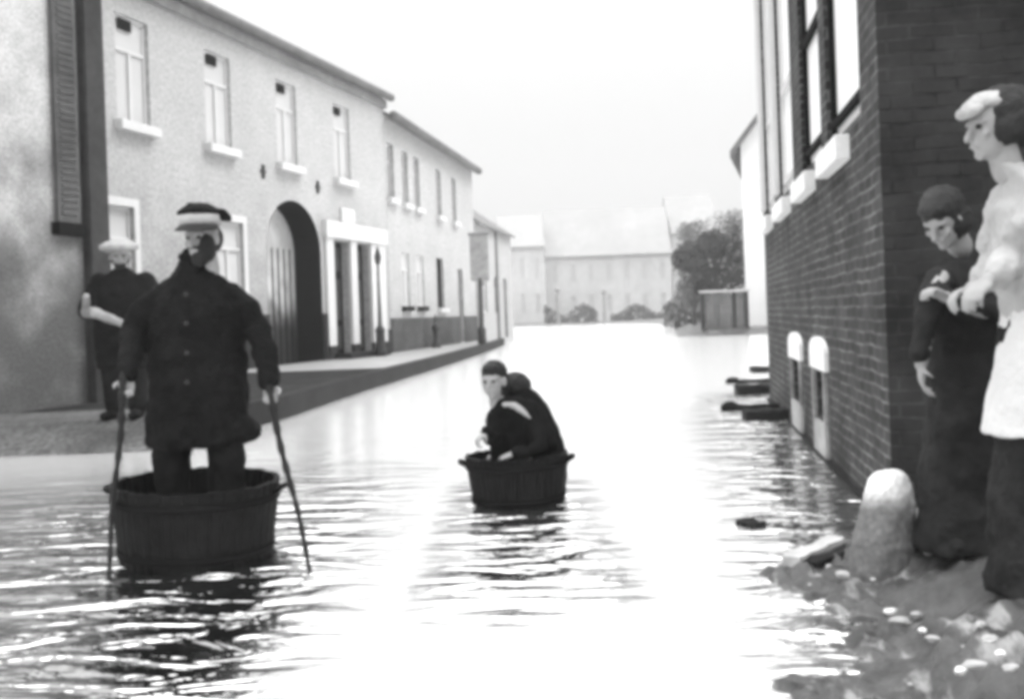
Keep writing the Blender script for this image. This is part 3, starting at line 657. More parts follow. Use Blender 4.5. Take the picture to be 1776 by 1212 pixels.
for kx in (-0.155, 0.14): b.tube([(kx, 0.03, 0.05), (kx*1.1, -0.1, 0.045), (kx*1.15, -0.2, 0.035)], [0.06, 0.055, 0.045], 12)
b.build('boots', M_COAT, mt, True)
# beard and hair; one-sided cheek mass stands in for the face's shaded half
b = MB(); b.ball(A(-0.012, 0.055, -0.095), (0.048, 0.036, 0.05), rot); b.ball(A(-0.052, 0.035, -0.045), (0.034, 0.06, 0.075), rot); b.ball(A(0.0, -0.05, 0.0), (0.084, 0.07, 0.085), rot)
b.tube([A(-0.03, 0.085, -0.045), A(0, 0.098, -0.035), A(0.035, 0.085, -0.045)], [0.007, 0.013, 0.009], 8)
fuse(b.build('hair_and_beard', M_HAIR, mt, True), 0.009, 2, 0.012, 0.03)
# cap: white band, dark peak, soft dark crown, side flap
ct = P(345, 392, 5.75).z-zf
cx_, cy_ = hc.x-0.01, hc.y+0.005
cap = MB(); rs = []
cap.loft([(cx_, cy_, ct+0.052, 0.108, 0.112), (cx_, cy_, ct+0.07, 0.118, 0.12), (cx_-0.005, cy_, ct+0.095, 0.085, 0.10), (cx_-0.01, cy_+0.01, ct+0.118, 0.045, 0.06)], 28)
cap.tube([(cx_+0.05, cy_-0.0, ct+0.065), (cx_+0.12, cy_-0.0, ct+0.055), (cx_+0.15, cy_-.0, ct+0.035)], [0.03, 0.034, 0.02], 12)
co_ = fuse(cap.build('cap', M_COAT, mt, True), 0.008, 2, 0.015, 0.05)
b = MB(); b.lathe([(0.101, 0), (0.109, 0.004), (0.114, 0.052), (0.104, 0.056)], (cx_, cy_, ct), 36); b.build('cap_band', mat('soiled_band', 0.42, 0.9, 0.25, 14, 0.4), co_, True)
b = MB(); rs = []
for i in range(15):
    th = R(200)+R(140)*i/14; ex = 0.055*math.sin(math.pi*i/14)
    rs.append([(cx_+0.104*math.cos(th), cy_+0.104*math.sin(th), ct+0.004), (cx_+(0.118+ex)*math.cos(th), cy_+(0.118+ex)*math.sin(th), ct-0.016-ex*0.35), (cx_+(0.118+ex)*math.cos(th), cy_+(0.118+ex)*math.sin(th), ct-0.022-ex*0.35), (cx_+0.1*math.cos(th), cy_+0.1*math.sin(th), ct-0.004)])
b.rings(rs); b.build('cap_peak', M_HAIR, co_, True)

def stick(p0, p1, label, r0=0.017, r1=0.010, seed=1):
    rnd = random.Random(seed); p0, p1 = Vector(p0), Vector(p1); pts = []; rd = []; n_ = 34
    for i in range(n_+1):
        t = i/n_; p = p0.lerp(p1, t); p += Vector((0.006*math.sin(t*9+seed), 0, 0.0)); pts.append(p-p0); rd.append((r0+(r1-r0)*t)*(1+0.28*math.sin(i*1.9)+0.15*rnd.random()))
    bb = MB(); bb.tube(pts, rd, 10); o = bb.build('walking_stick', M_POLE, None, True); o.location = p0
    return tag(o, label, 'stick', 'sticks held by the man in the near tub')
c0 = Vector((MX, MY, zf))
hL = c0+Lw+Vector((0.02, -0.05, -0.08)); hR = c0+Rw+Vector((-0.01, -0.05, -0.08))
e = G(537, 985, 0.0); up_ = (hL-e).normalized()
stick(hL+up_*0.09, e-up_*0.12, 'long knotty stick in the hand on the right, slanting outward into clear water', seed=2)
e = G(191, 962, 0.0); e = Vector((e.x+0.02, MY-0.42, 0)); e = P(190, 962, MY-0.42); up_ = (hR-e).normalized()
stick(hR+up_*0.10, e-up_*0.10, 'knotty stick in the hand on the left, close against the tub side', seed=5)

# --- tubs -------------------------------------------------------------------------
def tub(name, label, c, rt, rb, zt, zb, lean=(0, 0)):
    t = thing(name, label, 'tub', c); k = 44; th = 0.028
    prof = [(rb, zb), (rt, zt), (rt-th, zt), (rb-th, zb+0.05)]
    b = MB(); rs = []
    for (r, z) in prof: rs.append([((r-(0.004 if (j % 4 == 0) else 0))*math.cos(2*math.pi*j/(k*4)), (r-(0.004 if (j % 4 == 0) else 0))*math.sin(2*math.pi*j/(k*4)), z+(0.004*math.sin(j//4*2.3) if z > 0 else 0)) for j in range(k*4)])
    b.rings(rs, cap=False, closed=False); b.build('staves', M_WOOD, t)
    b = MB(); b.lathe([(rb-th+0.002, zb+0.01), (rb-th+0.002, zb+0.045)]); b.build('floor', M_WOOD, t)
    for f in (0.14, 0.62):
        zz = zt+(zb-zt)*f; r = rt+(rb-rt)*f; b = MB(); b.lathe([(r+0.001, zz-0.02), (r+0.007, zz-0.018), (r+0.009, zz+0.018), (r+0.003, zz+0.02)], k=48, closed=True); b.build('hoop', M_HOOP, t, True)
    for sg in (-1, 1):
        b = MB(); b.tube([(sg*(rt-0.004), -0.07, zt-0.05), (sg*(rt+0.028), -0.055, zt-0.035), (sg*(rt+0.034), 0.0, zt-0.03), (sg*(rt+0.028), 0.055, zt-0.035), (sg*(rt-0.004), 0.07, zt-0.05)], 0.013, 8)
        b.build('handle', M_HOOP, t, True)
    t.rotation_euler = (lean[0], lean[1], 0); return t
tc1 = P(338, 835, 5.8)
tub('washtub', 'large dark wooden tub carrying the standing man, nearest the camera', (tc1.x, 5.8, 0), 0.435, 0.375, tc1.z+0.01, -0.16, (R(1.5), R(1.5)))
tc2 = P(897, 790, 7.1)
tub('washtub', 'smaller dark wooden tub afloat mid-street with two huddled figures', (tc2.x, 7.1, 0), 0.335, 0.275, tc2.z+0.015, -0.14, (0, R(-1)))

# --- two figures in the far tub ---------------------------------------------------
pa = thing('person', 'boy with pale face turned left, crouched at front of the middle tub', 'person', (tc2.x, 7.1, 0.0)); OX = tc2.x
b = MB(); ha = P(856, 660, 7.0); ha = Vector((ha.x-OX, -0.12, ha.z)); A, rot = head(b, ha, (-0.38, -1, -0.12), s=0.95)
b.loft([(0.02, 0, 0.05, 0.13, 0.1), (0.0, -0.02, 0.3, 0.12, 0.1), (-0.03, -0.05, 0.5, 0.13, 0.09), (-0.06, -0.08, 0.62, 0.05, 0.05)])
e1 = P(849, 735, 6.85); e1 = Vector((e1.x-OX, -0.25, e1.z)); w1_ = P(842, 752, 6.8); w1_ = Vector((w1_.x-OX, -0.30, w1_.z))
rs_ = Vector((-0.12, -0.08, 0.56)); ls_ = Vector((0.09, -0.10, 0.59)); le_ = Vector((0.14, -0.2, 0.36)); lw_ = Vector((-0.03, -0.27, 0.34))
b.tube([rs_, Vector((-0.16, -0.2, 0.42)), w1_], [0.038, 0.032, 0.024]); b.tube([ls_, le_, lw_], [0.038, 0.032, 0.024])
hand(b, w1_, (-0.6, -0.4, -0.4), (0, -0.2, -1), 0.7, 1, 0.85); hand(b, lw_, (-1, -0.1, -0.3), (0, 0.2, -1), 0.7, -1, 0.85)
for sx in (-1, 1): b.tube([(0.07*sx, 0, 0.06), (0.09*sx, -0.2, 0.20), (0.07*sx, -0.2, -0.04)], [0.06, 0.05, 0.04])
fuse(b.build('body', M_SKIN, pa, True), 0.008, 2); eyes(pa, A, rot, .93)
b = MB(); b.ball(A(0, -0.025, 0.055), (0.082, 0.098, 0.08), rot); b.ball(A(0, -0.05, -0.03), (0.092, 0.07, 0.10), rot); b.ball(A(0, 0.035, 0.09), (0.06, 0.05, 0.03), rot)
fuse(b.build('hair', M_HAIR, pa, True), 0.008, 2, 0.015, 0.03)
b = MB(); b.loft([(0.0, 0, 0.03, 0.17, 0.15), (0.0, -0.01, 0.2, 0.175, 0.15), (-0.01, -0.04, 0.42, 0.165, 0.14), (-0.02, -0.07, 0.60, 0.145, 0.12), (-0.04, -0.09, 0.68, 0.08, 0.08)])
b.tube([rs_, Vector((-0.155, -0.2, 0.42)), w1_+Vector((.01, .01, .01))], [0.065, 0.055, 0.042]); b.tube([ls_, le_, lw_+Vector((.03, 0, 0))], [0.07, 0.06, 0.045])
fuse(b.build('jacket', M_JACK, pa, True), 0.011, 3, 0.035, 0.1)
b = MB(); b.tube([Vector((-0.07, -0.17, 0.645)), Vector((-0.01, -0.18, 0.635)), Vector((0.045, -0.185, 0.60)), Vector((0.09, -0.18, 0.55))], [0.016, 0.022, 0.02, 0.01], 10)
fuse(b.build('pale_scarf', M_BLOUSE, pa, True), 0.007, 2, 0.015, 0.04)

pb2 = thing('person', 'dark hunched figure seen from behind, bent over at back of the middle tub', 'person', (tc2.x, 7.1, 0.0))
b = MB(); hb2 = P(893, 685, 7.2); hb2 = Vector((hb2.x-OX, 0.1, hb2.z)); A, rot = head(b, hb2, (-0.75, 0.5, -0.5), s=0.93)
b.loft([(0.16, 0.08, 0.05, 0.12, 0.12), (0.14, 0.08, 0.3, 0.12, 0.11), (0.08, 0.09, 0.5, 0.13, 0.1), (0.03, 0.1, 0.6, 0.05, 0.05)])
b.tube([(0.16, 0.03, 0.5), (0.2, -0.06, 0.36), (0.1, -0.12, 0.3)], [0.04, 0.035, 0.025]); b.tube([(0.0, 0.17, 0.5), (-0.08, 0.18, 0.36), (-0.12, 0.1, 0.3)], [0.04, 0.035, 0.025])
hand(b, (0.1, -0.12, 0.3), (-1, -0.1, -0.3), (0, 0.2, -1), 0.7, -1, 0.85); hand(b, (-0.12, 0.1, 0.3), (-1, -0.3, -0.3), (0, 0, -1), 0.6, 1, 0.85)
for sx in (-1, 1): b.tube([(0.14+0.05*sx, 0.1, 0.05), (0.0+0.08*sx, 0.1, 0.2), (0.0+.06*sx, 0.05, -0.04)], [0.06, 0.05, 0.04])
fuse(b.build('body', M_SKIN, pb2, True), 0.009, 2); eyes(pb2, A, rot, .93)
b = MB(); b.ball(A(0, -0.02, 0.04), (0.108, 0.118, 0.108), rot); b.ball(A(0, -0.04, -0.03), (0.088, 0.08, 0.09), rot); fuse(b.build('hair', M_HAIR, pb2, True), 0.009, 2, 0.02, 0.04)
b = MB(); b.loft([(0.16, 0.08, 0.02, 0.15, 0.16), (0.16, 0.07, 0.28, 0.165, 0.16), (0.12, 0.07, 0.42, 0.165, 0.15), (0.09, 0.08, 0.56, 0.15, 0.14), (0.04, 0.09, 0.68, 0.12, 0.11), (0.0, 0.09, 0.74, 0.08, 0.09)])
b.tube([(0.16, 0.03, 0.5), (0.2, -0.06, 0.36), (0.12, -0.11, 0.3)], [0.07, 0.06, 0.045]); b.tube([(0.0, 0.17, 0.5), (-0.08, 0.18, 0.36), (-0.1, 0.11, 0.3)], [0.065, 0.055, 0.045])
fuse(b.build('coat', M_COAT, pb2, True), 0.011, 3, 0.04, 0.1)

# --- bystander behind on the left pavement -----------------------------------------
bx = P(214, 560, 11.6)
pl_ = thing('person', 'onlooker in pale flat cap and dark coat on left pavement behind the standing man', 'person', (bx.x, 11.6, 0.27))
pl_.scale = (1.22, 1.1, 1.05)
b = MB(); A, rot = head(b, (0.0, -0.03, 1.62), (0.3, -1, -0.1), s=1.03)
b.loft([(0, 0, 0.85, 0.15, 0.11), (0, 0, 1.15, 0.15, 0.11), (0, 0, 1.38, 0.17, 0.1), (0, -0.01, 1.47, 0.06, 0.06)])
le_ = Vector((0.31, -0.02, 1.12)); lw_ = Vector((0.26, -0.2, 0.9)); re_ = Vector((-0.27, -0.14, 1.07)); rw_ = Vector((-0.17, -0.42, 1.22))
b.tube([(0.2, 0, 1.4), le_, lw_], [0.05, 0.04, 0.03]); b.tube([(-0.2, 0, 1.4), re_, rw_], [0.05, 0.04, 0.03])
hand(b, lw_, (-0.3, -0.4, -0.8), (-1, 0, 0), 0.5, 1); 
rw2 = Vector((0.14, -0.44, 0.94)); b.tube([re_, Vector((-0.10, -0.42, 1.06)), rw2], [0.035, 0.038, 0.03]); hand(b, rw2, (1, -0.1, -0.45), (0, 0.3, -1), 0.35, 1)
for sx in (-1, 1):
    b.tube([(0.09*sx, 0, 0.88), (0.1*sx, -0.02, 0.47), (0.1*sx, 0, 0.07)], [0.08, 0.055, 0.04]); b.tube([(0.1*sx, 0.02, 0.035), (0.12*sx, -0.18, 0.03)], [0.038, 0.032])
fuse(b.build('body', M_SKIN, pl_, True), 0.009, 2); eyes(pl_, A, rot)
b = MB(); b.loft([(0, 0, 0.5, 0.24, 0.18), (0, 0, 0.7, 0.25, 0.18), (0, 0, 1.0, 0.25, 0.165), (0, 0, 1.25, 0.27, 0.16), (0, 0, 1.38, 0.25, 0.13), (0, 0, 1.46, 0.12, 0.10), (0, -.01, 1.51, 0.07, 0.07)])
b.tube([(0.2, 0, 1.38), le_, lw_], [0.09, 0.08, 0.06]); b.tube([(-0.2, 0, 1.38), re_], [0.09, 0.075])
fuse(b.build('coat', M_COAT, pl_, True), 0.016, 3, 0.05, 0.16)
b = MB(); b.tube([re_+Vector((.01, -.02, .0)), Vector((-0.10, -0.42, 1.06)), rw2], [0.055, 0.052, 0.036], 12); fuse(b.build('pale_sleeve', mat('grey_shirt', 0.26, 0.9, 0.3, 12, 0.5), pl_, True), 0.01, 2, 0.015, 0.06)
b = MB()
for sx in (-1, 1): b.tube([(0.1*sx, 0, 0.8), (0.11*sx, -0.02, 0.47), (0.1*sx, 0, 0.1)], [0.11, 0.095, 0.08])
fuse(b.build('trousers', M_TROU, pl_, True), 0.015, 2)
b = MB()
for sx in (-1, 1): b.tube([(0.1*sx, 0.03, 0.045), (0.12*sx, -0.2, 0.035)], [0.055, 0.045])
b.build('boots', M_COAT, pl_, True)
b = MB(); b.ball(A(0, -0.05, -0.02), (0.086, 0.07, 0.09), rot); b.ball(A(0, 0.05, -0.085), (0.052, 0.045, 0.05), rot); fuse(b.build('hair_and_beard', M_HAIR, pl_, True), 0.01, 2)
b = MB(); b.loft([(0.0, -0.04, 1.665, 0.11, 0.12), (0, -0.05, 1.69, 0.165, 0.16), (0, -0.05, 1.73, 0.165, 0.155), (0.0, -0.03, 1.77, 0.11, 0.11), (0, -.02, 1.785, 0.04, 0.04)]); fuse(b.build('flat_cap', mat('worn_cap_cloth', 0.32, 0.9, 0.3, 20, 0.5), pl_, True), 0.01, 3, 0.02, 0.08)

# --- woman in profile at the right edge --------------------------------------------
WY = 3.85; wx = P(1772, 500, WY).x; WG = ground(wx, WY)
pw = thing('person', 'woman in pale blouse and white apron at right edge, looking left with hands forward', 'person', (wx, WY, WG))
def wl(u, v, Y): p = P(u, v, Y); return Vector((p.x-wx, Y-WY, p.z-WG))
b = MB(); hcw = wl(1722, 222, WY); A, rot = head(b, hcw, (-1, -0.18, -0.12), s=0.98)
nk = hcw+Vector((0.04, 0.01, -0.13))
sh_z = nk.z-0.06
b.loft([(0.06, 0, 0.6, 0.12, 0.14), (0.06, 0, 0.95, 0.10, 0.13), (0.06, 0, 1.1, 0.1, 0.12), (0.06, 0, sh_z-0.08, 0.10, 0.15), (0.05, 0, sh_z, 0.05, 0.06), (nk.x, nk.y, nk.z, 0.045, 0.045)])
el = wl(1762, 452, 3.80); ha_ = wl(1712, 488, 3.66); s1 = Vector((0.04, -0.16, sh_z-0.06))
b.tube([s1, el, ha_], [0.045, 0.036, 0.026]); hand(b, ha_, wl(1672, 522, 3.58)-ha_, (0.2, 0.3, -1), 0.4, -1, 0.95)
s2 = Vector((0.04, 0.16, sh_z-0.06)); el2 = Vector((0.02, 0.2, el.z)); ha2 = Vector((-0.15, 0.06, ha_.z-0.02))
b.tube([s2, el2, ha2], [0.045, 0.036, 0.026]); hand(b, ha2, (-1, -0.3, -0.3), (0, -.3, -1), 0.5, 1, 0.95)
for sy in (-1, 1): b.tube([(0.07, 0.08*sy, 0.7), (0.06, 0.08*sy, 0.4), (0.06, 0.08*sy, 0.05)], [0.08, 0.05, 0.035]); b.tube([(0.08, 0.08*sy, 0.03), (-0.1, 0.08*sy, 0.025)], [0.035, 0.03])
fuse(b.build('body', M_SKIN, pw, True), 0.0075, 2); eyes(pw, A, rot)
b = MB(); b.ball(A(0, -0.06, 0.035), (0.11, 0.115, 0.115), rot); b.ball(A(0, -0.13, -0.01), (0.08, 0.07, 0.08), rot); b.ball(A(0, -0.015, -0.005), (0.103, 0.065, 0.08), rot)
fuse(b.build('hair', M_HAIRM, pw, True), 0.009, 2, 0.02, 0.03)
b = MB(); b.loft([A(0, 0, 0)[:]+(0, 0)] if False else [(*A(0, 0.03, 0.07), 0.07, 0.07), (*A(0, 0.01, 0.09), 0.085, 0.08), (*A(0, -0.01, 0.118), 0.06, 0.06), (*A(0, -0.01, 0.13), 0.02, 0.03)])
b.tube([A(-0.05, 0.085, 0.065), A(0.0, 0.115, 0.06), A(0.05, 0.085, 0.065)], [0.02, 0.022, 0.02])
fuse(b.build('pale_cap', mat('worn_linen', 0.36, 0.9, 0.3, 20, 0.5), pw, True), 0.008, 2, 0.015, 0.04)
b = MB(); b.loft([(0.06, 0, 0.93, 0.115, 0.15), (0.05, 0, 1.0, 0.12, 0.155), (0.05, 0, 1.15, 0.14, 0.17), (0.045, 0, sh_z-0.1, 0.13, 0.18), (0.045, 0, sh_z-0.02, 0.09, 0.13), (nk.x+0.01, nk.y, nk.z, 0.055, 0.06)])
for q in ((s1, (s1+el)/2+Vector((-.02, -.02, 0)), el, el.lerp(ha_, .75)), (s2, (s2+el2)/2, el2, el2.lerp(ha2, .7))): b.tube(q, [0.075, 0.085, 0.075, 0.045], 14)
fuse(b.build('blouse', M_BLOUSE, pw, True), 0.010, 2, 0.05, 0.08)
b = MB(); b.loft([(0.10, 0.0, -0.02, 0.25, 0.26), (0.10, 0.0, 0.3, 0.22, 0.24), (0.085, 0.01, 0.7, 0.165, 0.20), (0.06, 0, 0.98, 0.11, 0.14)], 40)
fuse(b.build('skirt', M_DRESS, pw, True), 0.014, 2, 0.06, 0.12)
zap = wl(1740, 768, 3.65).z
b = MB(); rs = []
for (z, r1, r2, cx2) in ((zap, 0.215, 0.275, 0.09), (0.7, 0.185, 0.235, 0.085), (0.98, 0.125, 0.165, 0.07)):
    ring = [(cx2+r1*math.cos(a_), -r2*math.sin(a_)*-1 if False else r2*math.sin(a_), z) for a_ in [R(150)+R(165)*i/20 for i in range(21)]]
    inn = [(cx2+(r1-.02)*math.cos(a_), (r2-.02)*math.sin(a_), z) for a_ in [R(150)+R(165)*i/20 for i in range(20, -1, -1)]]
    rs.append(ring+inn)
b.rings(rs); fuse(b.build('apron', M_CLOTH, pw, True), 0.008, 2, 0.03, 0.15)

for o_, hh in ((pw, 0.08),):
    for sy in (-1, 1): b = MB(); b.tube([(0.11, hh*sy, 0.03), (-0.06, hh*sy, 0.03), (-0.11, hh*sy, 0.022)], [0.045, 0.04, 0.03]); b.build('shoe', M_HAIR, o_, True)
# --- shorter figure beside her -----------------------------------------------------
GY = 4.55; gx = P(1650, 500, GY).x; GG = ground(gx, GY)
pg = thing('person', 'shorter person in dark dress with bowed pale face, between brick corner and apron woman', 'person', (gx, GY, GG))
def gl_(u, v, Y): p = P(u, v, Y); return Vector((p.x-gx, Y-GY, p.z-GG))
b = MB(); hg = gl_(1636, 382, GY); A, rot = head(b, hg, (-0.7, -0.5, -0.6), s=0.95)
b.loft([(0.05, 0, 0.6, 0.12, 0.13), (0.04, 0, 1.0, 0.11, 0.12), (0.03, 0, hg.z-0.30, 0.10, 0.08), (0.02, 0, hg.z-0.2, 0.045, 0.045)])
wr = gl_(1597, 632, 4.35); wr2 = gl_(1640, 515, 4.35); sg = hg.z-0.24
b.tube([(-0.08, -0.1, sg), (-0.13, -0.16, wr.z+0.28), wr], [0.04, 0.034, 0.025]); hand(b, wr, (0, -0.05, -1), (1, -0.2, 0), 0.3, 1, 0.85)
b.tube([(0.16, -0.02, sg), (0.15, -0.12, wr2.z-0.1), wr2], [0.04, 0.034, 0.025]); hand(b, wr2, (-0.6, -0.2, 0.3), (0, -0.1, -1), 0.6, -1, 0.85)
for sy in (-1, 1): b.tube([(0.04+.07*sy, 0, 0.7), (0.04+.07*sy, 0, 0.4), (0.04+.07*sy, 0, 0.05)], [0.07, 0.045, 0.033]); b.tube([(0.04+.07*sy, 0.0, 0.03), (.07*sy, -0.12, 0.025)], [0.03, 0.028])
fuse(b.build('body', M_SKIN, pg, True), 0.008, 2); eyes(pg, A, rot, .95)
b = MB(); b.ball(A(0, -0.025, 0.055), (0.088, 0.102, 0.085), rot); b.ball(A(0, 0.03, 0.085), (0.066, 0.06, 0.04), rot); b.ball(A(0, -0.035, -0.02), (0.098, 0.08, 0.095), rot); fuse(b.build('hair', M_HAIRM, pg, True), 0.009, 2, 0.02, 0.03)
b = MB(); b.loft([(0.05, 0.0, -0.01, 0.23, 0.21), (0.05, 0.02, 0.35, 0.19, 0.18), (0.05, 0, 0.8, 0.145, 0.14), (0.04, 0, 1.05, 0.14, 0.13), (0.03, 0, hg.z-0.28, 0.165, 0.125), (0.02, 0, hg.z-0.17, 0.065, 0.065)], 30)
b.tube([(-0.08, -0.08, sg-.02), (-0.13, -0.14, wr.z+0.28), wr+Vector((0, 0, 0.05))], [0.065, 0.058, 0.04]); b.tube([(0.15, -0.02, sg-.02), (0.15, -0.1, wr2.z-0.08), wr2+Vector((0.04, 0, -0.01))], [0.065, 0.058, 0.04])
fuse(b.build('dress', M_DRESS, pg, True), 0.012, 2, 0.05, 0.12)

for sy in (-1, 1): b = MB(); b.tube([(0.04+.07*sy, 0.03, 0.035), (.07*sy, -0.15, 0.03)], [0.046, 0.038]); b.build('shoe', M_HAIR, pg, True)
# ------------------------------------------------------------------ debris and stones at the water's edge
def plank(u0, v0, u1, v1, w_, m, label, z=0.03, th=0.03, kind='plank'):
    a, c = G(u0, v0, z), G(u1, v1, z); d = (c-a); L = d.length; ang = math.atan2(d.y, d.x)
    b = MB(); k = 8
    b.rings([[(L*i/k, -w_/2*(1+0.15*math.sin(i*2.1)), -th), (L*i/k, w_/2*(1+0.1*math.sin(i*3.3)), -th), (L*i/k, w_/2*(1+0.1*math.sin(i*3.3)), th+0.006*math.sin(i)), (L*i/k, -w_/2*(1+0.15*math.sin(i*2.1)), th)] for i in range(k+1)])
    o = b.build(kind, m, bevel=0.004); o.location = a; o.rotation_euler = (0, 0, ang); return tag(o, label, kind)
plank(1372, 975, 1452, 940, 0.09, M_PALEW, 'pale washed-up plank slanting at the muddy water edge', 0.05)
plank(1400, 985, 1480, 955, 0.08, M_BSTONE, 'dark wet plank right beside the pale plank', 0.03)
plank(1288, 905, 1316, 912, 0.10, M_BSTONE, 'small dark piece of driftwood floating left of the corner stone', 0.01, 0.02, 'driftwood')
rnd = random.Random(11)
specs = [(1545, 1062, .05), (1562, 1080, .06), (1590, 1068, .045), (1600, 1095, .05), (1618, 1110, .05), (1640, 1125, .045), (1655, 1150, .06), (1680, 1130, .055), (1690, 1155, .05), (1665, 1165, .045), (1700, 1085, .05), (1715, 1110, .05), (1735, 1135, .055), (1752, 1160, .05), (1578, 1187, .03), (1440, 985, .05), (1462, 998, .06), (1495, 990, .05), (1530, 985, .045), (1420, 1000, .045), (1405, 1015, .04), (1515, 1005, .05), (1610, 960, .06), (1690, 968, .07), (1640, 1015, .04), (1760, 1020, .08)]
for i, (u, v, r) in enumerate(specs):
    g = G(u, v, 0.2)
    for _ in range(4): g = G(u, v, ground(g.x, g.y))
    b = MB(); k = 7; rs = []
    for q in range(1, 5):
        ph = math.pi*q/5; rs.append([(r*1.1*math.sin(ph)*math.cos(t)*(1+.4*rnd.uniform(-1, 1)), r*.7*math.sin(ph)*math.sin(t)*(1+.4*rnd.uniform(-1, 1)), -r*0.5*math.cos(ph)) for t in (2*math.pi*j/k for j in range(k))])
    b.rings(rs); o = b.build('stone', M_STONE if i % 3 else M_LSTONE, bevel=0.004); o.location = g+Vector((0, 0, r*0.1)); o.rotation_euler = (0, 0, rnd.uniform(0, 3)); sc = rnd.uniform(.3, .7)
    o.scale = (sc*rnd.uniform(.6, 1.2), sc, sc); tag(o, 'small pale stone lying in the mud of the right bank', 'stone', 'pale stones in the mud')

# ------------------------------------------------------------------ far end of the street
def farhouse(name, label, u0, u1, Y, vt, rz_, D, hr_, wn, wm_, rm_, z0=-0.2, storeys=2):
    a, c = P(u0, 500, Y), P(u1, 500, Y); L = c.x-a.x; ze = P((u0+u1)/2, vt, Y).z
    t = thing(name, label, 'house', (a.x, Y, 0), rz_)
    hl_ = []
    for s_ in range(storeys):
        zb2 = 1.3+s_*(ze-1.0)/storeys
        for i in range(wn):
            xc = L*(i+0.5)/wn; hl_.append((xc-L/wn*0.15, xc+L/wn*0.15, zb2, zb2+(ze-1.0)/storeys*0.55, 0))
    bb = MB(); facade(bb, L, z0, ze, hl_, 0.2); shell(bb, L, D, z0, ze)
    rr, gb = roof(t, L, D, ze, hr_, rm_, 0.4); bb.add(gb.v, gb.f); bb.build('wall', wm_, t)
    for h in hl_: window(t, h[0], h[1], h[2], h[3], 0.15, M_WHITE, mat('haze_paled_glass', 0.52, 0.3, 0.1, 2, 0), t=0.12)  # panes coloured pale to carry part of the haze
    return t
M_FAR = mat('haze_paled_render', 0.60, 0.9, 0.12, 1.2, 0.1); M_FROOF = mat('haze_paled_roof', 0.34, 0.8, 0.12, 1, 0.2)  # far walls and roofs coloured paler, standing in for thicker haze
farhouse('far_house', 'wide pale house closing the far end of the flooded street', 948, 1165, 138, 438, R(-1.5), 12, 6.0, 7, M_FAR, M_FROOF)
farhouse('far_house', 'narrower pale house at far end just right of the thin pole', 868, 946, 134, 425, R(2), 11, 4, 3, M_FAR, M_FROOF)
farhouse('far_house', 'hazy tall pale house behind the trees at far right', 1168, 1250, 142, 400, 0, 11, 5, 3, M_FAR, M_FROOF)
# gabled white house on the right, gable to the street
gx0 = P(1277, 450, 54).x
gh = thing('gabled_house', 'white gabled house showing one steep eave beyond the brick house', 'house', (gx0+.4, 54, 0), R(-15))
ze = P(1274, 252, 54).z; Wd = 8.5; rh = 5.4
b = MB(); b.add([(0, 0, -.3), (Wd, 0, -.3), (Wd, 0, ze), (Wd/2, 0, ze+rh), (0, 0, ze)], [(0, 1, 2, 3, 4)])
b.add([(0, 10, -.3), (0, 0, -.3), (0, 0, ze), (0, 10, ze)], [(0, 1, 2, 3)]); b.add([(Wd, 0, -.3), (Wd, 10, -.3), (Wd, 10, ze), (Wd, 0, ze)], [(0, 1, 2, 3)]); b.add([(0, 10, -.3), (Wd, 10, -.3), (Wd, 10, ze), (Wd/2, 10, ze+rh), (0, 10, ze)], [(4, 3, 2, 1, 0)])
b.build('wall', mat('white_far_render', 0.8, 0.9, 0.06, 1.2, 0.1), gh)
b = MB(); k_ = rh/(Wd/2)
b.rings([[(-0.5, y, ze-0.5*k_), (Wd/2, y, ze+rh), (Wd+.5, y, ze-.5*k_), (Wd+.5, y, ze-.5*k_+.3), (Wd/2, y, ze+rh+.3), (-.5, y, ze-.5*k_+.3)] for y in (-0.5, 10.3)]); b.build('roof', M_SLATE, gh)
for zz in (1.2, 4.4):
    for xx in (1.0, 3.4, 5.8): 
        f = MB(); f.box(xx, xx+1.1, -0.06, -0.002, zz, zz+1.8); fo = f.build('window', M_WHITE, gh); p = MB(); p.box(xx+.12, xx+.98, -0.075, -0.062, zz+.12, zz+1.68); p.build('pane', MATS['haze_paled_glass'], fo)
# gate / fence in front of it
fp = P(1216, 500, 50); fq = P(1296, 500, 50)
fn = thing('board_fence', 'dark board fence with pale top rail in front of the trees', 'fence', (fp.x, 50, 0.15))
Lf = fq.x-fp.x; zt = P(1255, 506, 50).z-0.15
b = MB(); nB = 14
for i in range(nB): b.box(Lf*i/nB+0.01, Lf*(i+1)/nB-0.01, 0, 0.04, -.3, zt-0.06-0.03*((i*7) % 3))
b.build('boards', mat('fence_board', 0.09, 0.8, 0.4, 4), fn)
b = MB(); b.box(-0.1, Lf+0.1, -0.06, 0.1, zt-0.02, zt+0.08); b.build('top_rail', M_STONE, fn)
for x in (0, Lf*0.68, Lf-0.1): b = MB(); b.box(x-0.06, x+0.12, -0.07, -0.003, -0.3, zt-0.025); b.build('fence_post', M_TAR, fn)

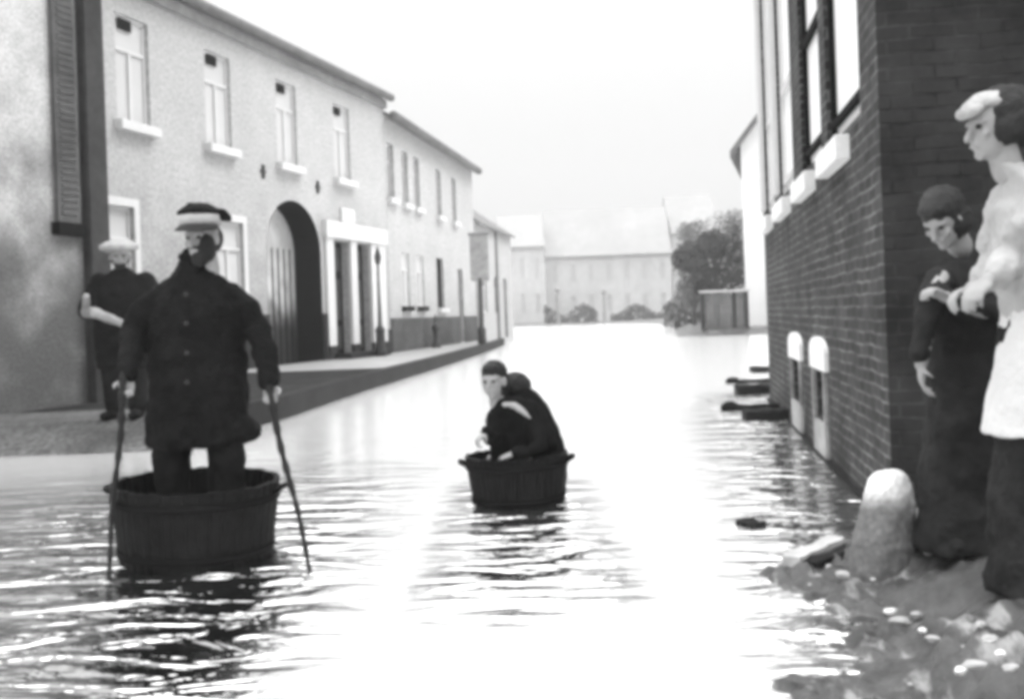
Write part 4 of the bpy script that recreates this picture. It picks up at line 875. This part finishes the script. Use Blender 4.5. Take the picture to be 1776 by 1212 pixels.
# trees: trunk, limbs and thousands of leaf faces
def tree(label, c, hgt, rad, m, nleaf, name='tree', seed=1, zc=None, leaf=0.12, cat='tree', group=None):
    rn = random.Random(seed); t = thing(name, label, cat, c, 0, group)
    b = MB(); th = hgt*0.5; b.tube([(0, 0, -0.2), (0.05, 0, th*0.5), (0, 0.05, th)], [0.18*hgt/6, 0.13*hgt/6, 0.08*hgt/6]); cl = []
    for i in range(13):
        a_ = rn.uniform(0, 6.28); e = rn.uniform(0.15, 1.0); rr_ = rad*rn.uniform(.35, .8)
        p = Vector((rr_*math.cos(a_), rr_*math.sin(a_)*.8, hgt*(0.35+0.5*e)))
        b.tube([(0, 0, th*rn.uniform(.4, 1)), p*0.55+Vector((0, 0, th*0.25)), p], [0.07*hgt/6, 0.045*hgt/6, 0.015]); cl.append((p, rad*rn.uniform(.25, .5)))
    b.build('trunk', mat('bark', 0.06, 0.9, 0.4, 12, 0.6), t, True)
    b = MB()
    for i in range(nleaf):
        p, r = cl[rn.randrange(len(cl))]; d = Vector((rn.gauss(0, 1), rn.gauss(0, 1), rn.gauss(0, 1))).normalized()*r*(rn.random()**0.45)
        q = p+d; s_ = leaf*rn.uniform(.6, 1.4); n1_ = Vector((rn.gauss(0, 1), rn.gauss(0, 1), rn.gauss(0, 1))).normalized(); a1 = n1_.orthogonal().normalized(); a2 = n1_.cross(a1)
        b.add([q-a1*s_, q+a2*s_*.5, q+a1*s_, q-a2*s_*.5], [(0, 1, 2, 3)])
    b.build('crown', m, t); return t
M_LEAF = mat('dark_leaves', 0.07, 0.8, 0.5, 3, 0); M_LEAFP = mat('pale_leaves', 0.16, 0.8, 0.4, 3, 0)
tp = P(1250, 500, 56); tree('dark bushy tree behind the board fence', (tp.x-0.2, 56, 0.1), P(1250, 395, 56).z-0.1, 2.2, M_LEAF, 9500, seed=8, leaf=0.10)
tp = P(1196, 500, 64); tree('smaller thin tree at left end of the board fence', (tp.x+.2, 64, 0.1), P(1196, 440, 64).z, 1.3, M_LEAFP, 1500, seed=5, leaf=0.11)
tp = P(1240, 500, 84); tree('tall thin pale tree rising behind the dark bushy tree', (tp.x, 84, 0.1), P(1240, 335, 84).z, 3.2, M_LEAFP, 6500, seed=12, leaf=0.10)
def hedge(label, u0, u1, Y, h, seed, m=None, cat='bush'):
    rn = random.Random(seed); a, c = P(u0, 540, Y), P(u1, 540, Y); L = c.x-a.x
    b = MB()
    for i in range(int(500+L*60)):
        x = rn.uniform(0, L); z = rn.random()**.7*h*(0.7+0.3*math.sin(x*1.3+seed)); q = Vector((x, rn.gauss(0, .5), z)); s_ = 0.28*rn.uniform(.6, 1.3); n1_ = Vector((rn.gauss(0, 1), rn.gauss(0, 1), rn.gauss(0, 1))).normalized(); a1 = n1_.orthogonal().normalized(); a2 = n1_.cross(a1)
        b.add([q-a1*s_, q+a2*s_*.6, q+a1*s_, q-a2*s_*.6], [(0, 1, 2, 3)])
    o = b.build('hedge', m or M_LEAFP); o.location = (a.x, Y, 0.1); return tag(o, label, cat)
hedge('pale garden hedge low before the left half of the far house', 945, 1035, 128, 2.2, 2)
hedge('pale garden hedge low before the right half of the far house', 1060, 1150, 129, 2.0, 4)
hedge('darker clipped hedge near the foot of the small thin tree', 1155, 1222, 72, 2.2, 6, M_LEAFP)
for u, Y, h_, lb in ((1048, 122, 3.6, 'thin grey post standing out alone before the far house'), (968, 123, 4.0, 'grey post at the left corner of the far hedge')):
    q = P(u, 540, Y); b = MB(); b.tube([(0, 0, 0), (0, 0, h_)], [0.22, 0.15]); b.ball((0, 0, h_+.2), 0.3); o = b.build('post', MATS['grey_pole'], smooth=True); o.location = (q.x, Y, -0.3); tag(o, lb, 'post')

# ------------------------------------------------------------------ haze
hm = bpy.data.materials.new('haze'); hm.use_nodes = True; t = hm.node_tree; t.nodes.clear()
oo = t.nodes.new('ShaderNodeOutputMaterial'); pv = t.nodes.new('ShaderNodeVolumePrincipled')
pv.inputs['Color'].default_value = (.80, .80, .80, 1); pv.inputs['Density'].default_value = 0.0019; pv.inputs['Anisotropy'].default_value = 0.1
t.links.new(pv.outputs[0], oo.inputs['Volume'])
b = MB(); b.box(-72, 72, -18, 177, -1.6, 24); o = b.build('haze', hm); o['kind'] = 'stuff'
